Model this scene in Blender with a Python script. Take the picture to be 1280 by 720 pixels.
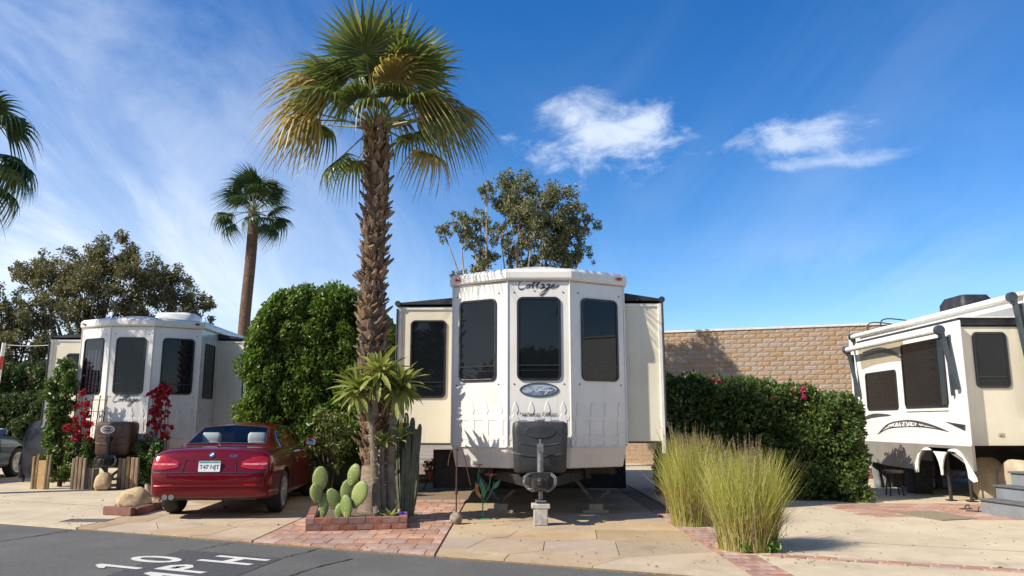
import bpy, bmesh, math, random
import numpy as np
from mathutils import Vector, Matrix, Euler, noise as mnoise

# ------------------------------------------------------------------ clear
for o in list(bpy.data.objects):
    bpy.data.objects.remove(o)
scn = bpy.context.scene
col = scn.collection
R = math.radians
rnd = random.Random(7)

# ------------------------------------------------------------------ camera
CAM_H, PITCH, F = 1.40, R(9.9), 962.0
cam = bpy.data.cameras.new('camera')
cam.sensor_width = 36.0
cam.lens = F / 1280 * 36
cam.clip_start = 0.05
cam.clip_end = 3000
camo = bpy.data.objects.new('camera', cam)
col.objects.link(camo)
camo.location = (0, 0, CAM_H)
camo.rotation_euler = (R(90) + PITCH, 0, 0)
scn.camera = camo

# ------------------------------------------------------------------ light, sky
SUN_EL = 40.0
SUN_AZ = math.atan2(-0.905, -0.425)          # bearing of the sun from +Y towards +X
sdir = Vector((-math.sin(SUN_AZ) * math.cos(R(SUN_EL)), -math.cos(SUN_AZ) * math.cos(R(SUN_EL)), -math.sin(R(SUN_EL))))
sun = bpy.data.lights.new('sun', 'SUN')
sun.energy = 5.0
sun.angle = R(0.53)
sun.color = (1.0, 0.93, 0.82)
suno = bpy.data.objects.new('sun', sun)
col.objects.link(suno)
suno.rotation_euler = sdir.to_track_quat('-Z', 'Y').to_euler()
suno.location = (-20, -10, 30)

w = bpy.data.worlds.new('World')
scn.world = w
w.use_nodes = True
NT = w.node_tree
for n in list(NT.nodes):
    NT.nodes.remove(n)


class NG:
    """tiny node graph helper"""
    def __init__(s, nt):
        s.nt = nt

    def n(s, t, **kw):
        nd = s.nt.nodes.new(t)
        for k, v in kw.items():
            if k.startswith('i_'):
                nd.inputs[int(k[2:])].default_value = v
            else:
                setattr(nd, k, v)
        return nd

    def l(s, a, b):
        s.nt.links.new(a, b)

    def _set(s, sock, v):
        if hasattr(v, 'is_output'):
            s.l(v, sock)
        else:
            sock.default_value = v

    def m(s, op, a, b=0.0, c=0.0, clamp=False):
        nd = s.n('ShaderNodeMath', operation=op, use_clamp=clamp)
        for i, v in enumerate((a, b, c)):
            s._set(nd.inputs[i], v)
        return nd.outputs[0]

    def mr(s, v, a, b, c=0.0, d=1.0, smooth=True):
        nd = s.n('ShaderNodeMapRange', interpolation_type='SMOOTHSTEP' if smooth else 'LINEAR')
        s._set(nd.inputs[0], v)
        for i, x in enumerate((a, b, c, d)):
            nd.inputs[i + 1].default_value = x
        return nd.outputs[0]

    def noise(s, vec, scale, detail=4, rough=0.55, dist=0.0):
        nd = s.n('ShaderNodeTexNoise')
        if vec is not None:
            s.l(vec, nd.inputs['Vector'])
        nd.inputs['Scale'].default_value = scale
        nd.inputs['Detail'].default_value = detail
        nd.inputs['Roughness'].default_value = rough
        nd.inputs['Distortion'].default_value = dist
        return nd.outputs[0]

    def mix(s, fac, a, b, blend='MIX'):
        nd = s.n('ShaderNodeMix', data_type='RGBA', blend_type=blend)
        s._set(nd.inputs[0], fac)
        for i, v in ((6, a), (7, b)):
            if hasattr(v, 'is_output'):
                s.l(v, nd.inputs[i])
            else:
                nd.inputs[i].default_value = (v[0], v[1], v[2], 1)
        return nd.outputs[2]


def ray(px, py):
    u, v = (px - 640) / F, (360 - py) / F
    return Vector((u, math.cos(PITCH) - v * math.sin(PITCH), math.sin(PITCH) + v * math.cos(PITCH)))


g = NG(NT)
sky = g.n('ShaderNodeTexSky', sky_type='NISHITA', sun_disc=False)
sky.sun_elevation = R(SUN_EL)
sky.sun_rotation = SUN_AZ
sky.altitude = 100
sky.air_density = 1.0
sky.dust_density = 0.0
sky.ozone_density = 3.0
hs = g.n('ShaderNodeHueSaturation')
hs.inputs['Saturation'].default_value = 1.36
hs.inputs['Value'].default_value = .98
hs.inputs['Hue'].default_value = .508
g.l(sky.outputs[0], hs.inputs['Color'])
tc = g.n('ShaderNodeTexCoord')
sep = g.n('ShaderNodeSeparateXYZ')
g.l(tc.outputs['Generated'], sep.inputs[0])
dx, dy, dz = sep.outputs
dzc = g.m('ADD', g.m('MAXIMUM', dz, 0.0), 0.16)
comb = g.n('ShaderNodeCombineXYZ')
g.l(g.m('DIVIDE', dx, dzc), comb.inputs[0])
g.l(g.m('DIVIDE', dy, dzc), comb.inputs[1])
mp = g.n('ShaderNodeMapping')
mp.inputs['Rotation'].default_value = (0, 0, R(-38))
mp.inputs['Scale'].default_value = (1.0, 0.33, 1.0)
g.l(comb.outputs[0], mp.inputs[0])
cir = g.noise(mp.outputs[0], 1.5, 7, 0.62, 0.9)
big = g.noise(comb.outputs[0], 0.42, 2, 0.5)
# a bank of thin cirrus, thickest towards the west (left) and low down
bank = g.mr(g.m('ADD', dx, g.m('MULTIPLY', dz, 0.55)), 0.22, -0.42)
cov = g.m('MULTIPLY', g.mr(cir, 0.36, 0.74), g.m('ADD', g.m('MULTIPLY', bank, 0.72), g.m('MULTIPLY', g.mr(big, 0.40, 0.7), 0.22)))
veil = g.m('MULTIPLY', bank, g.mr(dz, 0.52, 0.02, 0.0, 0.58))
cfac = g.m('SUBTRACT', 1.0, g.m('MULTIPLY', g.m('SUBTRACT', 1.0, cov), g.m('SUBTRACT', 1.0, veil)))


def puff(cx, cy, a, b, seed, strength, tilt):
    global cfac
    D = ray(cx, cy).normalized()
    ex = g.m('SUBTRACT', dx, D.x)
    ez = g.m('ADD', g.m('SUBTRACT', dz, D.z), g.m('MULTIPLY', ex, tilt))
    off = g.n('ShaderNodeVectorMath', operation='ADD')
    g.l(tc.outputs['Generated'], off.inputs[0])
    off.inputs[1].default_value = (seed, seed * .7, 0)
    m2 = g.n('ShaderNodeMapping')
    m2.inputs['Scale'].default_value = (1, 1, 1.8)
    g.l(off.outputs[0], m2.inputs[0])
    nz = g.noise(m2.outputs[0], 13, 8, 0.60, 0.35)
    nb = g.noise(m2.outputs[0], 5, 3, 0.5, 0.3)
    d = g.m('SQRT', g.m('ADD', g.m('POWER', g.m('ABSOLUTE', g.m('DIVIDE', ex, a)), 2.0), g.m('POWER', g.m('ABSOLUTE', g.m('DIVIDE', ez, b)), 2.0)))
    body = g.m('ADD', g.m('SUBTRACT', 1.0, d), g.m('ADD', g.m('MULTIPLY', g.m('SUBTRACT', nz, 0.5), 3.4), g.m('MULTIPLY', g.m('SUBTRACT', nb, 0.5), 1.4)))
    f = g.m('MULTIPLY', g.m('MULTIPLY', g.mr(body, 0.05, 1.15), strength), g.mr(d, 1.9, 0.9))
    cfac = g.m('SUBTRACT', 1.0, g.m('MULTIPLY', g.m('SUBTRACT', 1.0, cfac), g.m('SUBTRACT', 1.0, f)))


puff(745, 178, 0.100, 0.046, 3.1, 0.72, 0.06)
puff(725, 140, 0.050, 0.022, 5.7, 0.45, 0.0)
puff(965, 183, 0.120, 0.028, 8.4, 0.56, 0.02)
puff(1045, 201, 0.085, 0.011, 1.9, 0.38, 0.0)
skyc = g.mix(cfac, hs.outputs[0], (6.0, 6.5, 7.2))
bg = g.n('ShaderNodeBackground')
g.l(skyc, bg.inputs[0])
bg.inputs[1].default_value = 0.116
wo = g.n('ShaderNodeOutputWorld')
g.l(bg.outputs[0], wo.inputs[0])

scn.view_settings.view_transform = 'Standard'
scn.view_settings.look = 'None'
scn.view_settings.gamma = 1.0
scn.view_settings.exposure = 0.56
scn.view_settings.use_curve_mapping = False
scn.render.engine = 'CYCLES'

# ------------------------------------------------------------------ geometry helpers


def P(px, py, Y):
    d = ray(px, py)
    return Vector((0, 0, CAM_H)) + d * (Y / d.y)


def G(px, py, z=0.0):
    d = ray(px, py)
    return Vector((0, 0, CAM_H)) + d * ((z - CAM_H) / d.z)


def PX(px, py, X):
    d = ray(px, py)
    return Vector((0, 0, CAM_H)) + d * (X / d.x)


def frame(o, right, up):
    r = Vector(right).normalized()
    u = Vector(up).normalized()
    n = r.cross(u)
    m = Matrix((r, u, n)).transposed().to_4x4()
    m.translation = Vector(o)
    return m


def rrect(cx, cy, w_, h_, r, n=5):
    pts = []
    for (sx, sy, a0) in ((1, -1, -90), (1, 1, 0), (-1, 1, 90), (-1, -1, 180)):
        ox, oy = cx + sx * (w_ / 2 - r), cy + sy * (h_ / 2 - r)
        for k in range(n + 1):
            a = R(a0 + 90 * k / n)
            pts.append((ox + r * math.cos(a), oy + r * math.sin(a)))
    return pts


def ellipse(cx, cy, a, b, n=32):
    return [(cx + a * math.cos(2 * math.pi * k / n), cy + b * math.sin(2 * math.pi * k / n)) for k in range(n)]


def smoothpath(pts, n=6):
    """catmull-rom through points"""
    pts = [Vector(p) for p in pts]
    out = []
    for i in range(len(pts) - 1):
        p0 = pts[max(i - 1, 0)]; p1 = pts[i]; p2 = pts[i + 1]; p3 = pts[min(i + 2, len(pts) - 1)]
        for k in range(n):
            t = k / n
            out.append(0.5 * ((2 * p1) + (p2 - p0) * t + (2 * p0 - 5 * p1 + 4 * p2 - p3) * t * t + (3 * p1 - p0 - 3 * p2 + p3) * t ** 3))
    out.append(pts[-1])
    return out


ROOTM = {}


def wm(o):
    while o.name not in ROOTM:
        o = o.parent
    return ROOTM[o.name]


class MB:
    def __init__(s):
        s.v = []; s.f = []; s.m = []; s.cur = 0; s.g = []

    def add(s, vs, fs, M=None):
        b = len(s.v)
        s.g.append((b, len(s.f), len(vs), len(fs)))
        for p in vs:
            p = Vector(p)
            s.v.append(M @ p if M is not None else p)
        for f in fs:
            s.f.append(tuple(i + b for i in f)); s.m.append(s.cur)
        return s

    def box(s, c, d, M=None):
        x, y, z = c; a, b, e = d[0] / 2, d[1] / 2, d[2] / 2
        vs = [(x + i * a, y + j * b, z + k * e) for k in (-1, 1) for j in (-1, 1) for i in (-1, 1)]
        return s.add(vs, [(0, 2, 3, 1), (4, 5, 7, 6), (0, 1, 5, 4), (2, 6, 7, 3), (0, 4, 6, 2), (1, 3, 7, 5)], M)

    def prism(s, out, z0, z1, M=None, scale1=None):
        n = len(out)
        top = out if scale1 is None else [(p[0] * scale1, p[1] * scale1) for p in out]
        vs = [(p[0], p[1], z0) for p in out] + [(p[0], p[1], z1) for p in top]
        fs = [tuple(range(n))[::-1], tuple(range(n, 2 * n))] + [(i, (i + 1) % n, n + (i + 1) % n, n + i) for i in range(n)]
        return s.add(vs, fs, M)

    def ring(s, outp, inp, z0, z1, M=None):
        n = len(outp)
        vs = [(p[0], p[1], z0) for p in outp] + [(p[0], p[1], z1) for p in outp] + [(p[0], p[1], z0) for p in inp] + [(p[0], p[1], z1) for p in inp]
        fs = []
        for i in range(n):
            j = (i + 1) % n
            fs += [(i, j, n + j, n + i), (n + i, n + j, 3 * n + j, 3 * n + i), (3 * n + i, 3 * n + j, 2 * n + j, 2 * n + i), (2 * n + i, 2 * n + j, j, i)]
        return s.add(vs, fs, M)

    def tube(s, pts, rad, n=8, M=None, caps=True, sq=1.0):
        pts = [Vector(p) for p in pts]
        if not hasattr(rad, '__len__'):
            rad = [rad] * len(pts)
        vs = []; fs = []
        prev = None
        for i, p in enumerate(pts):
            t = (pts[min(i + 1, len(pts) - 1)] - pts[max(i - 1, 0)]).normalized()
            if prev is None:
                a = Vector((0, 0, 1)) if abs(t.z) < .9 else Vector((1, 0, 0))
                u = t.cross(a).normalized()
            else:
                u = (prev - t * prev.dot(t)).normalized()
            prev = u
            b = t.cross(u)
            for k in range(n):
                a = 2 * math.pi * k / n
                vs.append(p + (u * math.cos(a) + b * math.sin(a) * sq) * rad[i])
        for i in range(len(pts) - 1):
            for k in range(n):
                k2 = (k + 1) % n
                fs.append((i * n + k, i * n + k2, (i + 1) * n + k2, (i + 1) * n + k))
        if caps:
            fs.append(tuple(range(n))[::-1]); fs.append(tuple(range((len(pts) - 1) * n, len(pts) * n)))
        return s.add(vs, fs, M)

    def bar(s, a, b, wd, th, up=(0, 0, 1), M=None):
        a = Vector(a); b = Vector(b); t = (b - a)
        L = t.length; t.normalize()
        upv = Vector(up)
        if abs(t.dot(upv)) > .98:
            upv = Vector((1, 0, 0))
        u = t.cross(upv).normalized(); v = u.cross(t)
        m = Matrix((u, v, t)).transposed().to_4x4(); m.translation = (a + b) / 2
        return s.box((0, 0, 0), (wd, th, L), m if M is None else M @ m)

    def lathe(s, prof, n=24, M=None, close=False):
        vs = []; fs = []
        for (r, z) in prof:
            for k in range(n):
                a = 2 * math.pi * k / n
                vs.append((r * math.cos(a), r * math.sin(a), z))
        for i in range(len(prof) - 1):
            for k in range(n):
                k2 = (k + 1) % n
                fs.append((i * n + k, i * n + k2, (i + 1) * n + k2, (i + 1) * n + k))
        if prof[0][0] > 1e-4:
            fs.append(tuple(range(n))[::-1])
        if prof[-1][0] > 1e-4:
            fs.append(tuple(range((len(prof) - 1) * n, len(prof) * n)))
        return s.add(vs, fs, M)

    def loft(s, secs, M=None, capA=True, capB=True, closed=True):
        n = len(secs[0]); vs = [p for q in secs for p in q]; fs = []
        for i in range(len(secs) - 1):
            for k in range(n if closed else n - 1):
                k2 = (k + 1) % n
                fs.append((i * n + k, i * n + k2, (i + 1) * n + k2, (i + 1) * n + k))
        if capA:
            fs.append(tuple(range(n))[::-1])
        if capB:
            fs.append(tuple(range((len(secs) - 1) * n, len(secs) * n)))
        return s.add(vs, fs, M)

    def ribbon(s, pts, wd, nrm, M=None):
        """flat strip following pts, widths wd (list), facing nrm"""
        pts = [Vector(p) for p in pts]; nrm = Vector(nrm)
        vs = []; fs = []
        for i, p in enumerate(pts):
            t = (pts[min(i + 1, len(pts) - 1)] - pts[max(i - 1, 0)]).normalized()
            b = nrm.cross(t).normalized()
            ww = wd[i] if hasattr(wd, '__len__') else wd
            vs += [p - b * ww / 2, p + b * ww / 2]
        for i in range(len(pts) - 1):
            fs.append((2 * i, 2 * i + 2, 2 * i + 3, 2 * i + 1))
        return s.add(vs, fs, M)

    def mesh(s, name, mats):
        me = bpy.data.meshes.new(name)
        me.from_pydata([tuple(p) for p in s.v], [], s.f)
        for m in (mats if isinstance(mats, (list, tuple)) else [mats]):
            me.materials.append(m)
        me.polygons.foreach_set('material_index', s.m)
        me.update()
        return me

    def build(s, name, mats, parent=None, smooth=False, bevel=0.0, bseg=2, subsurf=0, world=False, fixn=True, loc=None, each=False):
        if each:
            out = []
            for (b0, f0, nv, nf) in s.g:
                q = MB(); q.v = s.v[b0:b0 + nv]; q.f = [tuple(i - b0 for i in f) for f in s.f[f0:f0 + nf]]; q.m = s.m[f0:f0 + nf]
                out.append(q.build(name, mats, parent, smooth, bevel, bseg, subsurf, world, fixn, loc))
            return out
        me = s.mesh(name, mats)
        if world and parent is not None:
            me.transform(wm(parent).inverted())
        if fixn:
            bm = bmesh.new(); bm.from_mesh(me)
            bmesh.ops.recalc_face_normals(bm, faces=bm.faces)
            bm.to_mesh(me); bm.free()
        return link(name, me, parent, smooth, bevel, bseg, subsurf, loc)


def link(name, me, parent=None, smooth=False, bevel=0.0, bseg=2, subsurf=0, loc=None):
    o = bpy.data.objects.new(name, me)
    col.objects.link(o)
    if parent is not None:
        o.parent = parent
    if loc is not None:
        o.location = loc
    if smooth:
        me.polygons.foreach_set('use_smooth', [True] * len(me.polygons))
        if smooth == 'auto':
            me.set_sharp_from_angle(angle=R(38))
    if bevel:
        b = o.modifiers.new('bevel', 'BEVEL'); b.width = bevel; b.segments = bseg; b.limit_method = 'ANGLE'; b.angle_limit = R(35)
    if subsurf:
        b = o.modifiers.new('sub', 'SUBSURF'); b.levels = subsurf; b.render_levels = subsurf
    return o


def tag(o, label, cat, group=None, kind=None):
    if label: o['label'] = label
    if cat: o['category'] = cat
    if group: o['group'] = group
    if kind: o['kind'] = kind
    return o


def thing(name, label, cat, loc=(0, 0, 0), rz=0.0, group=None):
    o = bpy.data.objects.new(name, None)
    o.empty_display_size = .2
    col.objects.link(o)
    o.location = loc
    o.rotation_euler = (0, 0, rz)
    ROOTM[o.name] = Matrix.Translation(Vector(loc)) @ Matrix.Rotation(rz, 4, 'Z')
    return tag(o, label, cat, group)


def struct(o):
    o['kind'] = 'structure'
    return o


# ------------------------------------------------------------------ materials
MATS = {}


def mat(name, c1, c2=None, scale=4.0, rough=.6, bump=0.0, bscale=40.0, metal=0.0, spec=.5, coat=0.0, rand=0.0, detail=5, lo=.35, hi=.65, dirt=None, dscale=1.2, streak=None, ior=None, stretch=None, rv=1.0):
    if name in MATS:
        return MATS[name]
    m = bpy.data.materials.new(name); m.use_nodes = True
    q = NG(m.node_tree)
    b = m.node_tree.nodes['Principled BSDF']
    t = q.n('ShaderNodeTexCoord')
    vec = t.outputs['Object']
    if stretch:
        mm = q.n('ShaderNodeMapping'); mm.inputs['Scale'].default_value = stretch
        q.l(vec, mm.inputs[0]); vec = mm.outputs[0]
    if c2 is None:
        c2 = tuple(x * .86 for x in c1)
    nz = q.noise(vec, scale, detail)
    c = q.mix(q.mr(nz, lo, hi), c1, c2)
    if dirt:
        c = q.mix(q.m('MULTIPLY', q.mr(q.noise(vec, dscale, 6, .65), .48, .75), dirt[3]), c, dirt[:3])
    if streak:
        ms = q.n('ShaderNodeMapping'); ms.inputs['Scale'].default_value = (7, 7, .45); q.l(t.outputs['Object'], ms.inputs[0])
        c = q.mix(q.m('MULTIPLY', q.mr(q.noise(ms.outputs[0], 2.2, 6, .7), .52, .78), streak[3]), c, streak[:3])
    if rand:
        oi = q.n('ShaderNodeObjectInfo')
        hh = q.n('ShaderNodeHueSaturation')
        q.l(c, hh.inputs['Color'])
        q.l(q.mr(oi.outputs['Random'], 0, 1, 1 - rand, 1 + rand, False), hh.inputs['Value'])
        q.l(q.mr(q.m('FRACT', q.m('MULTIPLY', oi.outputs['Random'], 7.31)), 0, 1, .75, 1.2, False), hh.inputs['Saturation'])
        c = hh.outputs[0]
    q.l(c, b.inputs['Base Color'])
    b.inputs['Metallic'].default_value = metal
    b.inputs['Specular IOR Level'].default_value = spec
    if ior: b.inputs['IOR'].default_value = ior
    rn = q.mr(q.noise(vec, scale * 2.3, 4), .3, .7, max(rough - .06 * rv, .0), min(rough + .08 * rv, 1))
    q.l(rn, b.inputs['Roughness'])
    if coat:
        b.inputs['Coat Weight'].default_value = coat
        b.inputs['Coat Roughness'].default_value = .03
    if bump:
        bp = q.n('ShaderNodeBump'); bp.inputs['Strength'].default_value = bump; bp.inputs['Distance'].default_value = .02
        q.l(q.noise(vec, bscale, 6, .6), bp.inputs['Height']); q.l(bp.outputs[0], b.inputs['Normal'])
    MATS[name] = m
    return m


def foliage(name, ca, cb, cc=None, trans=.3, rough=.45):
    if name in MATS:
        return MATS[name]
    m = bpy.data.materials.new(name); m.use_nodes = True
    q = NG(m.node_tree)
    b = m.node_tree.nodes['Principled BSDF']; out = m.node_tree.nodes['Material Output']
    ge = q.n('ShaderNodeNewGeometry')
    rp = q.n('ShaderNodeValToRGB')
    q.l(ge.outputs['Random Per Island'], rp.inputs[0])
    e = rp.color_ramp.elements
    e[0].color = (*ca, 1); e[1].color = (*cb, 1)
    if cc:
        e[1].position = .82
        x = rp.color_ramp.elements.new(1.0); x.color = (*cc, 1)
    q.l(rp.outputs[0], b.inputs['Base Color'])
    b.inputs['Roughness'].default_value = rough
    b.inputs['Specular IOR Level'].default_value = .4
    tr = q.n('ShaderNodeBsdfTranslucent')
    q.l(q.mix(1.0, rp.outputs[0], (1.0, 1.0, .55), 'MULTIPLY'), tr.inputs[0])
    mx = q.n('ShaderNodeMixShader'); mx.inputs[0].default_value = trans
    q.l(b.outputs[0], mx.inputs[1]); q.l(tr.outputs[0], mx.inputs[2]); q.l(mx.outputs[0], out.inputs[0])
    MATS[name] = m
    return m


def glassy(name, tint, ior=1.55):
    """dark tinted glass: partly see-through, clear reflection"""
    m = bpy.data.materials.new(name); m.use_nodes = True
    q = NG(m.node_tree); out = m.node_tree.nodes['Material Output']
    m.node_tree.nodes.remove(m.node_tree.nodes['Principled BSDF'])
    gl = q.n('ShaderNodeBsdfGlossy'); gl.inputs['Roughness'].default_value = .01; gl.inputs[0].default_value = (1, 1, 1, 1)
    tr = q.n('ShaderNodeBsdfTransparent'); tr.inputs[0].default_value = (*tint, 1)
    fr = q.n('ShaderNodeFresnel'); fr.inputs[0].default_value = ior
    bp = q.n('ShaderNodeBump'); bp.inputs['Strength'].default_value = .02
    t = q.n('ShaderNodeTexCoord')
    q.l(q.noise(t.outputs['Object'], 1.3, 2), bp.inputs['Height']); q.l(bp.outputs[0], gl.inputs['Normal'])
    mx = q.n('ShaderNodeMixShader')
    q.l(fr.outputs[0], mx.inputs[0]); q.l(tr.outputs[0], mx.inputs[1]); q.l(gl.outputs[0], mx.inputs[2]); q.l(mx.outputs[0], out.inputs[0])
    return m


WHITE = mat('white gelcoat', (.74, .705, .635), (.69, .655, .585), 1.5, .30, .03, 6, streak=(.46, .39, .30, .45), dirt=(.52, .45, .36, .3), dscale=2.2, coat=.3)
CREAM = mat('cream fibreglass', (.69, .63, .48), (.65, .59, .45), 1.2, .32, .02, 5, streak=(.46, .40, .29, .4), dirt=(.55, .48, .34, .25))
WHITE2 = mat('bright white gelcoat', (.74, .725, .69), (.70, .685, .65), 1.0, .25, .02, 5, streak=(.52, .48, .42, .35), coat=.3, dirt=(.62, .58, .5, .2))
TRIMW = mat('white aluminium trim', (.72, .70, .65), None, 6, .35)
BLACKF = mat('black window frame', (.012, .012, .013), (.018, .018, .018), 8, .35)
PANE = mat('tinted pane', (.006, .008, .010), (.009, .011, .013), .8, .012, .012, 1.1, ior=1.37, rv=.05)
RUBBER = mat('black rubber', (.016, .016, .016), (.028, .027, .026), 9, .75, .1, 60)
DARKMET = mat('black painted steel', (.016, .016, .017), (.035, .028, .022), 7, .5, .06, 50)
GREYMET = mat('dull galvanised steel', (.30, .31, .32), (.2, .2, .2), 14, .45, .05, 60, metal=.7)
CHROME = mat('chrome', (.8, .8, .8), None, 5, .08, metal=1.0, rv=.3)
ALLOY = mat('silver alloy', (.55, .55, .56), (.45, .45, .46), 6, .3, metal=.85)
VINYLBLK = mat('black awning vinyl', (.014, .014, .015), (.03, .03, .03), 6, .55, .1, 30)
REDLENS = mat('red lens', (.42, .012, .012), (.25, .006, .008), 9, .12, coat=.5)
CONC = mat('grey concrete block', (.48, .45, .39), (.32, .30, .26), 16, .9, .35, 70, dirt=(.2, .18, .15, .4), dscale=6)
WOOD = mat('weathered wood', (.30, .21, .12), (.17, .115, .065), 5, .8, .35, 22, rand=.3, stretch=(6, 6, .7))
WOODL = mat('pale timber', (.46, .38, .26), (.34, .27, .18), 6, .8, .2, 30, stretch=(6, 1, 6))
INK = mat('black lettering', (.012, .012, .014), None, 5, .4)
TERRA = mat('brick red', (.30, .115, .072), (.22, .075, .05), 12, .85, .35, 60, rand=.32, dirt=(.46, .40, .33, .55), dscale=7)


# text ------------------------------------------------------------
def text_obj(txt, size, M, material, parent, name='lettering', shear=0.0, extrude=.0015, sx=1.0, world=False):
    cu = bpy.data.curves.new(name, 'FONT')
    cu.body = txt; cu.size = size; cu.align_x = 'CENTER'; cu.align_y = 'CENTER'; cu.shear = shear; cu.extrude = extrude
    cu.resolution_u = 3
    t = bpy.data.objects.new('tmp_text', cu)
    me = bpy.data.meshes.new_from_object(t)
    bpy.data.objects.remove(t); bpy.data.curves.remove(cu)
    me.name = name
    me.transform(M @ Matrix.Diagonal((sx, 1, 1, 1)))
    if world: me.transform(wm(parent).inverted())
    me.materials.clear(); me.materials.append(material)
    return link(name, me, parent)


COTTAGE = [
    [(.26, .98), (.34, 1.10), (.20, 1.22), (-.04, 1.0), (-.16, .5), (-.08, .06), (.12, .02), (.30, .24)],
    [(.38, .42), (.28, .30), (.32, .08), (.44, .20), (.40, .42), (.50, .34), (.60, .55), (.68, .95), (.58, .45), (.60, .08), (.72, .30)],
    [(.50, .62), (.98, .70)],
    [(.72, .30), (.84, .60), (.90, .95), (.80, .45), (.83, .08), (.94, .25)],
    [(1.14, .40), (1.02, .42), (.98, .15), (1.06, .08), (1.16, .40), (1.14, .10), (1.24, .20)],
    [(1.44, .40), (1.32, .42), (1.28, .15), (1.36, .08), (1.46, .40), (1.40, -.2), (1.22, -.55), (1.12, -.40), (1.30, -.1), (1.52, .15)],
    [(1.52, .15), (1.68, .30), (1.66, .44), (1.56, .30), (1.58, .08), (1.72, .08), (1.90, .35)],
]


def script_word(M, width, material, parent, weight=.016):
    b = MB(); k = width / 1.95
    for st in COTTAGE:
        pts = smoothpath([((x - .95 + y * .25) * k, (y - .3) * k * .58, .003) for x, y in st], 5)
        wd = [weight * k / .3 * (.85 + .35 * math.sin(i * .5)) for i in range(len(pts))]
        b.ribbon(pts, wd, (0, 0, 1), M)
    return b.build('script_lettering', material, parent, fixn=False)


# foliage ----------------------------------------------------------
def leaf_mesh(name, cen, axis, side, L, W, material, fold=.25):
    """cen,axis,side: (N,3) arrays; L,W arrays. each leaf two folded triangles"""
    N = len(cen)
    axis = axis / np.maximum(np.linalg.norm(axis, axis=1, keepdims=True), 1e-6)
    nrm = np.cross(axis, side); nrm /= np.maximum(np.linalg.norm(nrm, axis=1, keepdims=True), 1e-6)
    sd = np.cross(nrm, axis)
    L = L[:, None]; W = W[:, None]
    a = cen - axis * L * .5
    t = cen + axis * L * .5
    l = cen - axis * L * .02 + sd * W * .5 + nrm * W * fold
    r = cen - axis * L * .02 - sd * W * .5 + nrm * W * fold
    v = np.stack([a, l, t, r], 1).reshape(-1, 3).astype(np.float32)
    idx = (np.arange(N) * 4)[:, None]
    tri = np.concatenate([idx + np.array([[0, 2, 1]]), idx + np.array([[0, 3, 2]])], 1).reshape(-1).astype(np.int32)
    me = bpy.data.meshes.new(name)
    me.vertices.add(4 * N); me.vertices.foreach_set('co', v.reshape(-1))
    me.loops.add(6 * N); me.loops.foreach_set('vertex_index', tri)
    me.polygons.add(2 * N); me.polygons.foreach_set('loop_start', np.arange(2 * N, dtype=np.int32) * 3)
    me.update(calc_edges=True)
    me.materials.append(material)
    return me


def clump_leaves(name, clumps, dens, L, W, material, seed=0, up=.35, shell=.55, out=.8, jit=.4, droop=0.0):
    rg = np.random.default_rng(seed)
    cs = []; ax = []
    for (c, r) in clumps:
        r = np.array(r if hasattr(r, '__len__') else (r, r, r), float)
        n = max(6, int(dens * (r[0] * r[1] + r[1] * r[2] + r[0] * r[2]) / 3 * 4 * math.pi))
        d = rg.normal(size=(n, 3)); d /= np.linalg.norm(d, axis=1, keepdims=True)
        rad = shell + (1 - shell) * rg.random((n, 1)) ** .7
        rad *= 1 + .18 * np.sin(d[:, :1] * 5 + c[0] * 3) * np.sin(d[:, 1:2] * 6 + c[2])
        cs.append(np.array(c)[None] + d * rad * r)
        ax.append(d * out + rg.normal(size=(n, 3)) * jit * 1.6 + np.array([[0, 0, up - droop]]))
    cs = np.concatenate(cs); ax = np.concatenate(ax)
    side = rg.normal(size=cs.shape) + np.array([[0, 0, .2]])
    n = len(cs)
    s = .65 + .7 * rg.random(n)
    return leaf_mesh(name, cs, ax, side, L * s, W * s, material)


def box_clumps(x0, x1, y0, y1, z0, z1, r, seed, n, faces='ftlr', rz=None):
    """clumps on a jittered grid over the faces of a box. f front(-y) b back t top l r"""
    q = random.Random(seed); out = []; st = r * 1.05
    X = np.arange(x0, x1 + st * .5, st); Y = np.arange(y0, y1 + st * .5, st); Z = np.arange(z0, z1 + st * .5, st)
    for k in faces:
        if k in 'fb': pts = [(x, y0 if k == 'f' else y1, z) for x in X for z in Z]
        elif k == 't': pts = [(x, y, z1) for x in X for y in Y]
        else: pts = [(x0 if k == 'l' else x1, y, z) for y in Y for z in Z]
        for (x, y, z) in pts:
            rr = r * q.uniform(.6, 1.25)
            out.append(((x + q.uniform(-.5, .5) * st, y + q.uniform(-.45, .45) * r, z + q.uniform(-.5, .5) * st), rr))
    return out


LEAFCORE = mat('inner twigs and leaves', (.030, .050, .015), (.045, .040, .018), 9, .9, .6, 14)


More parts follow.
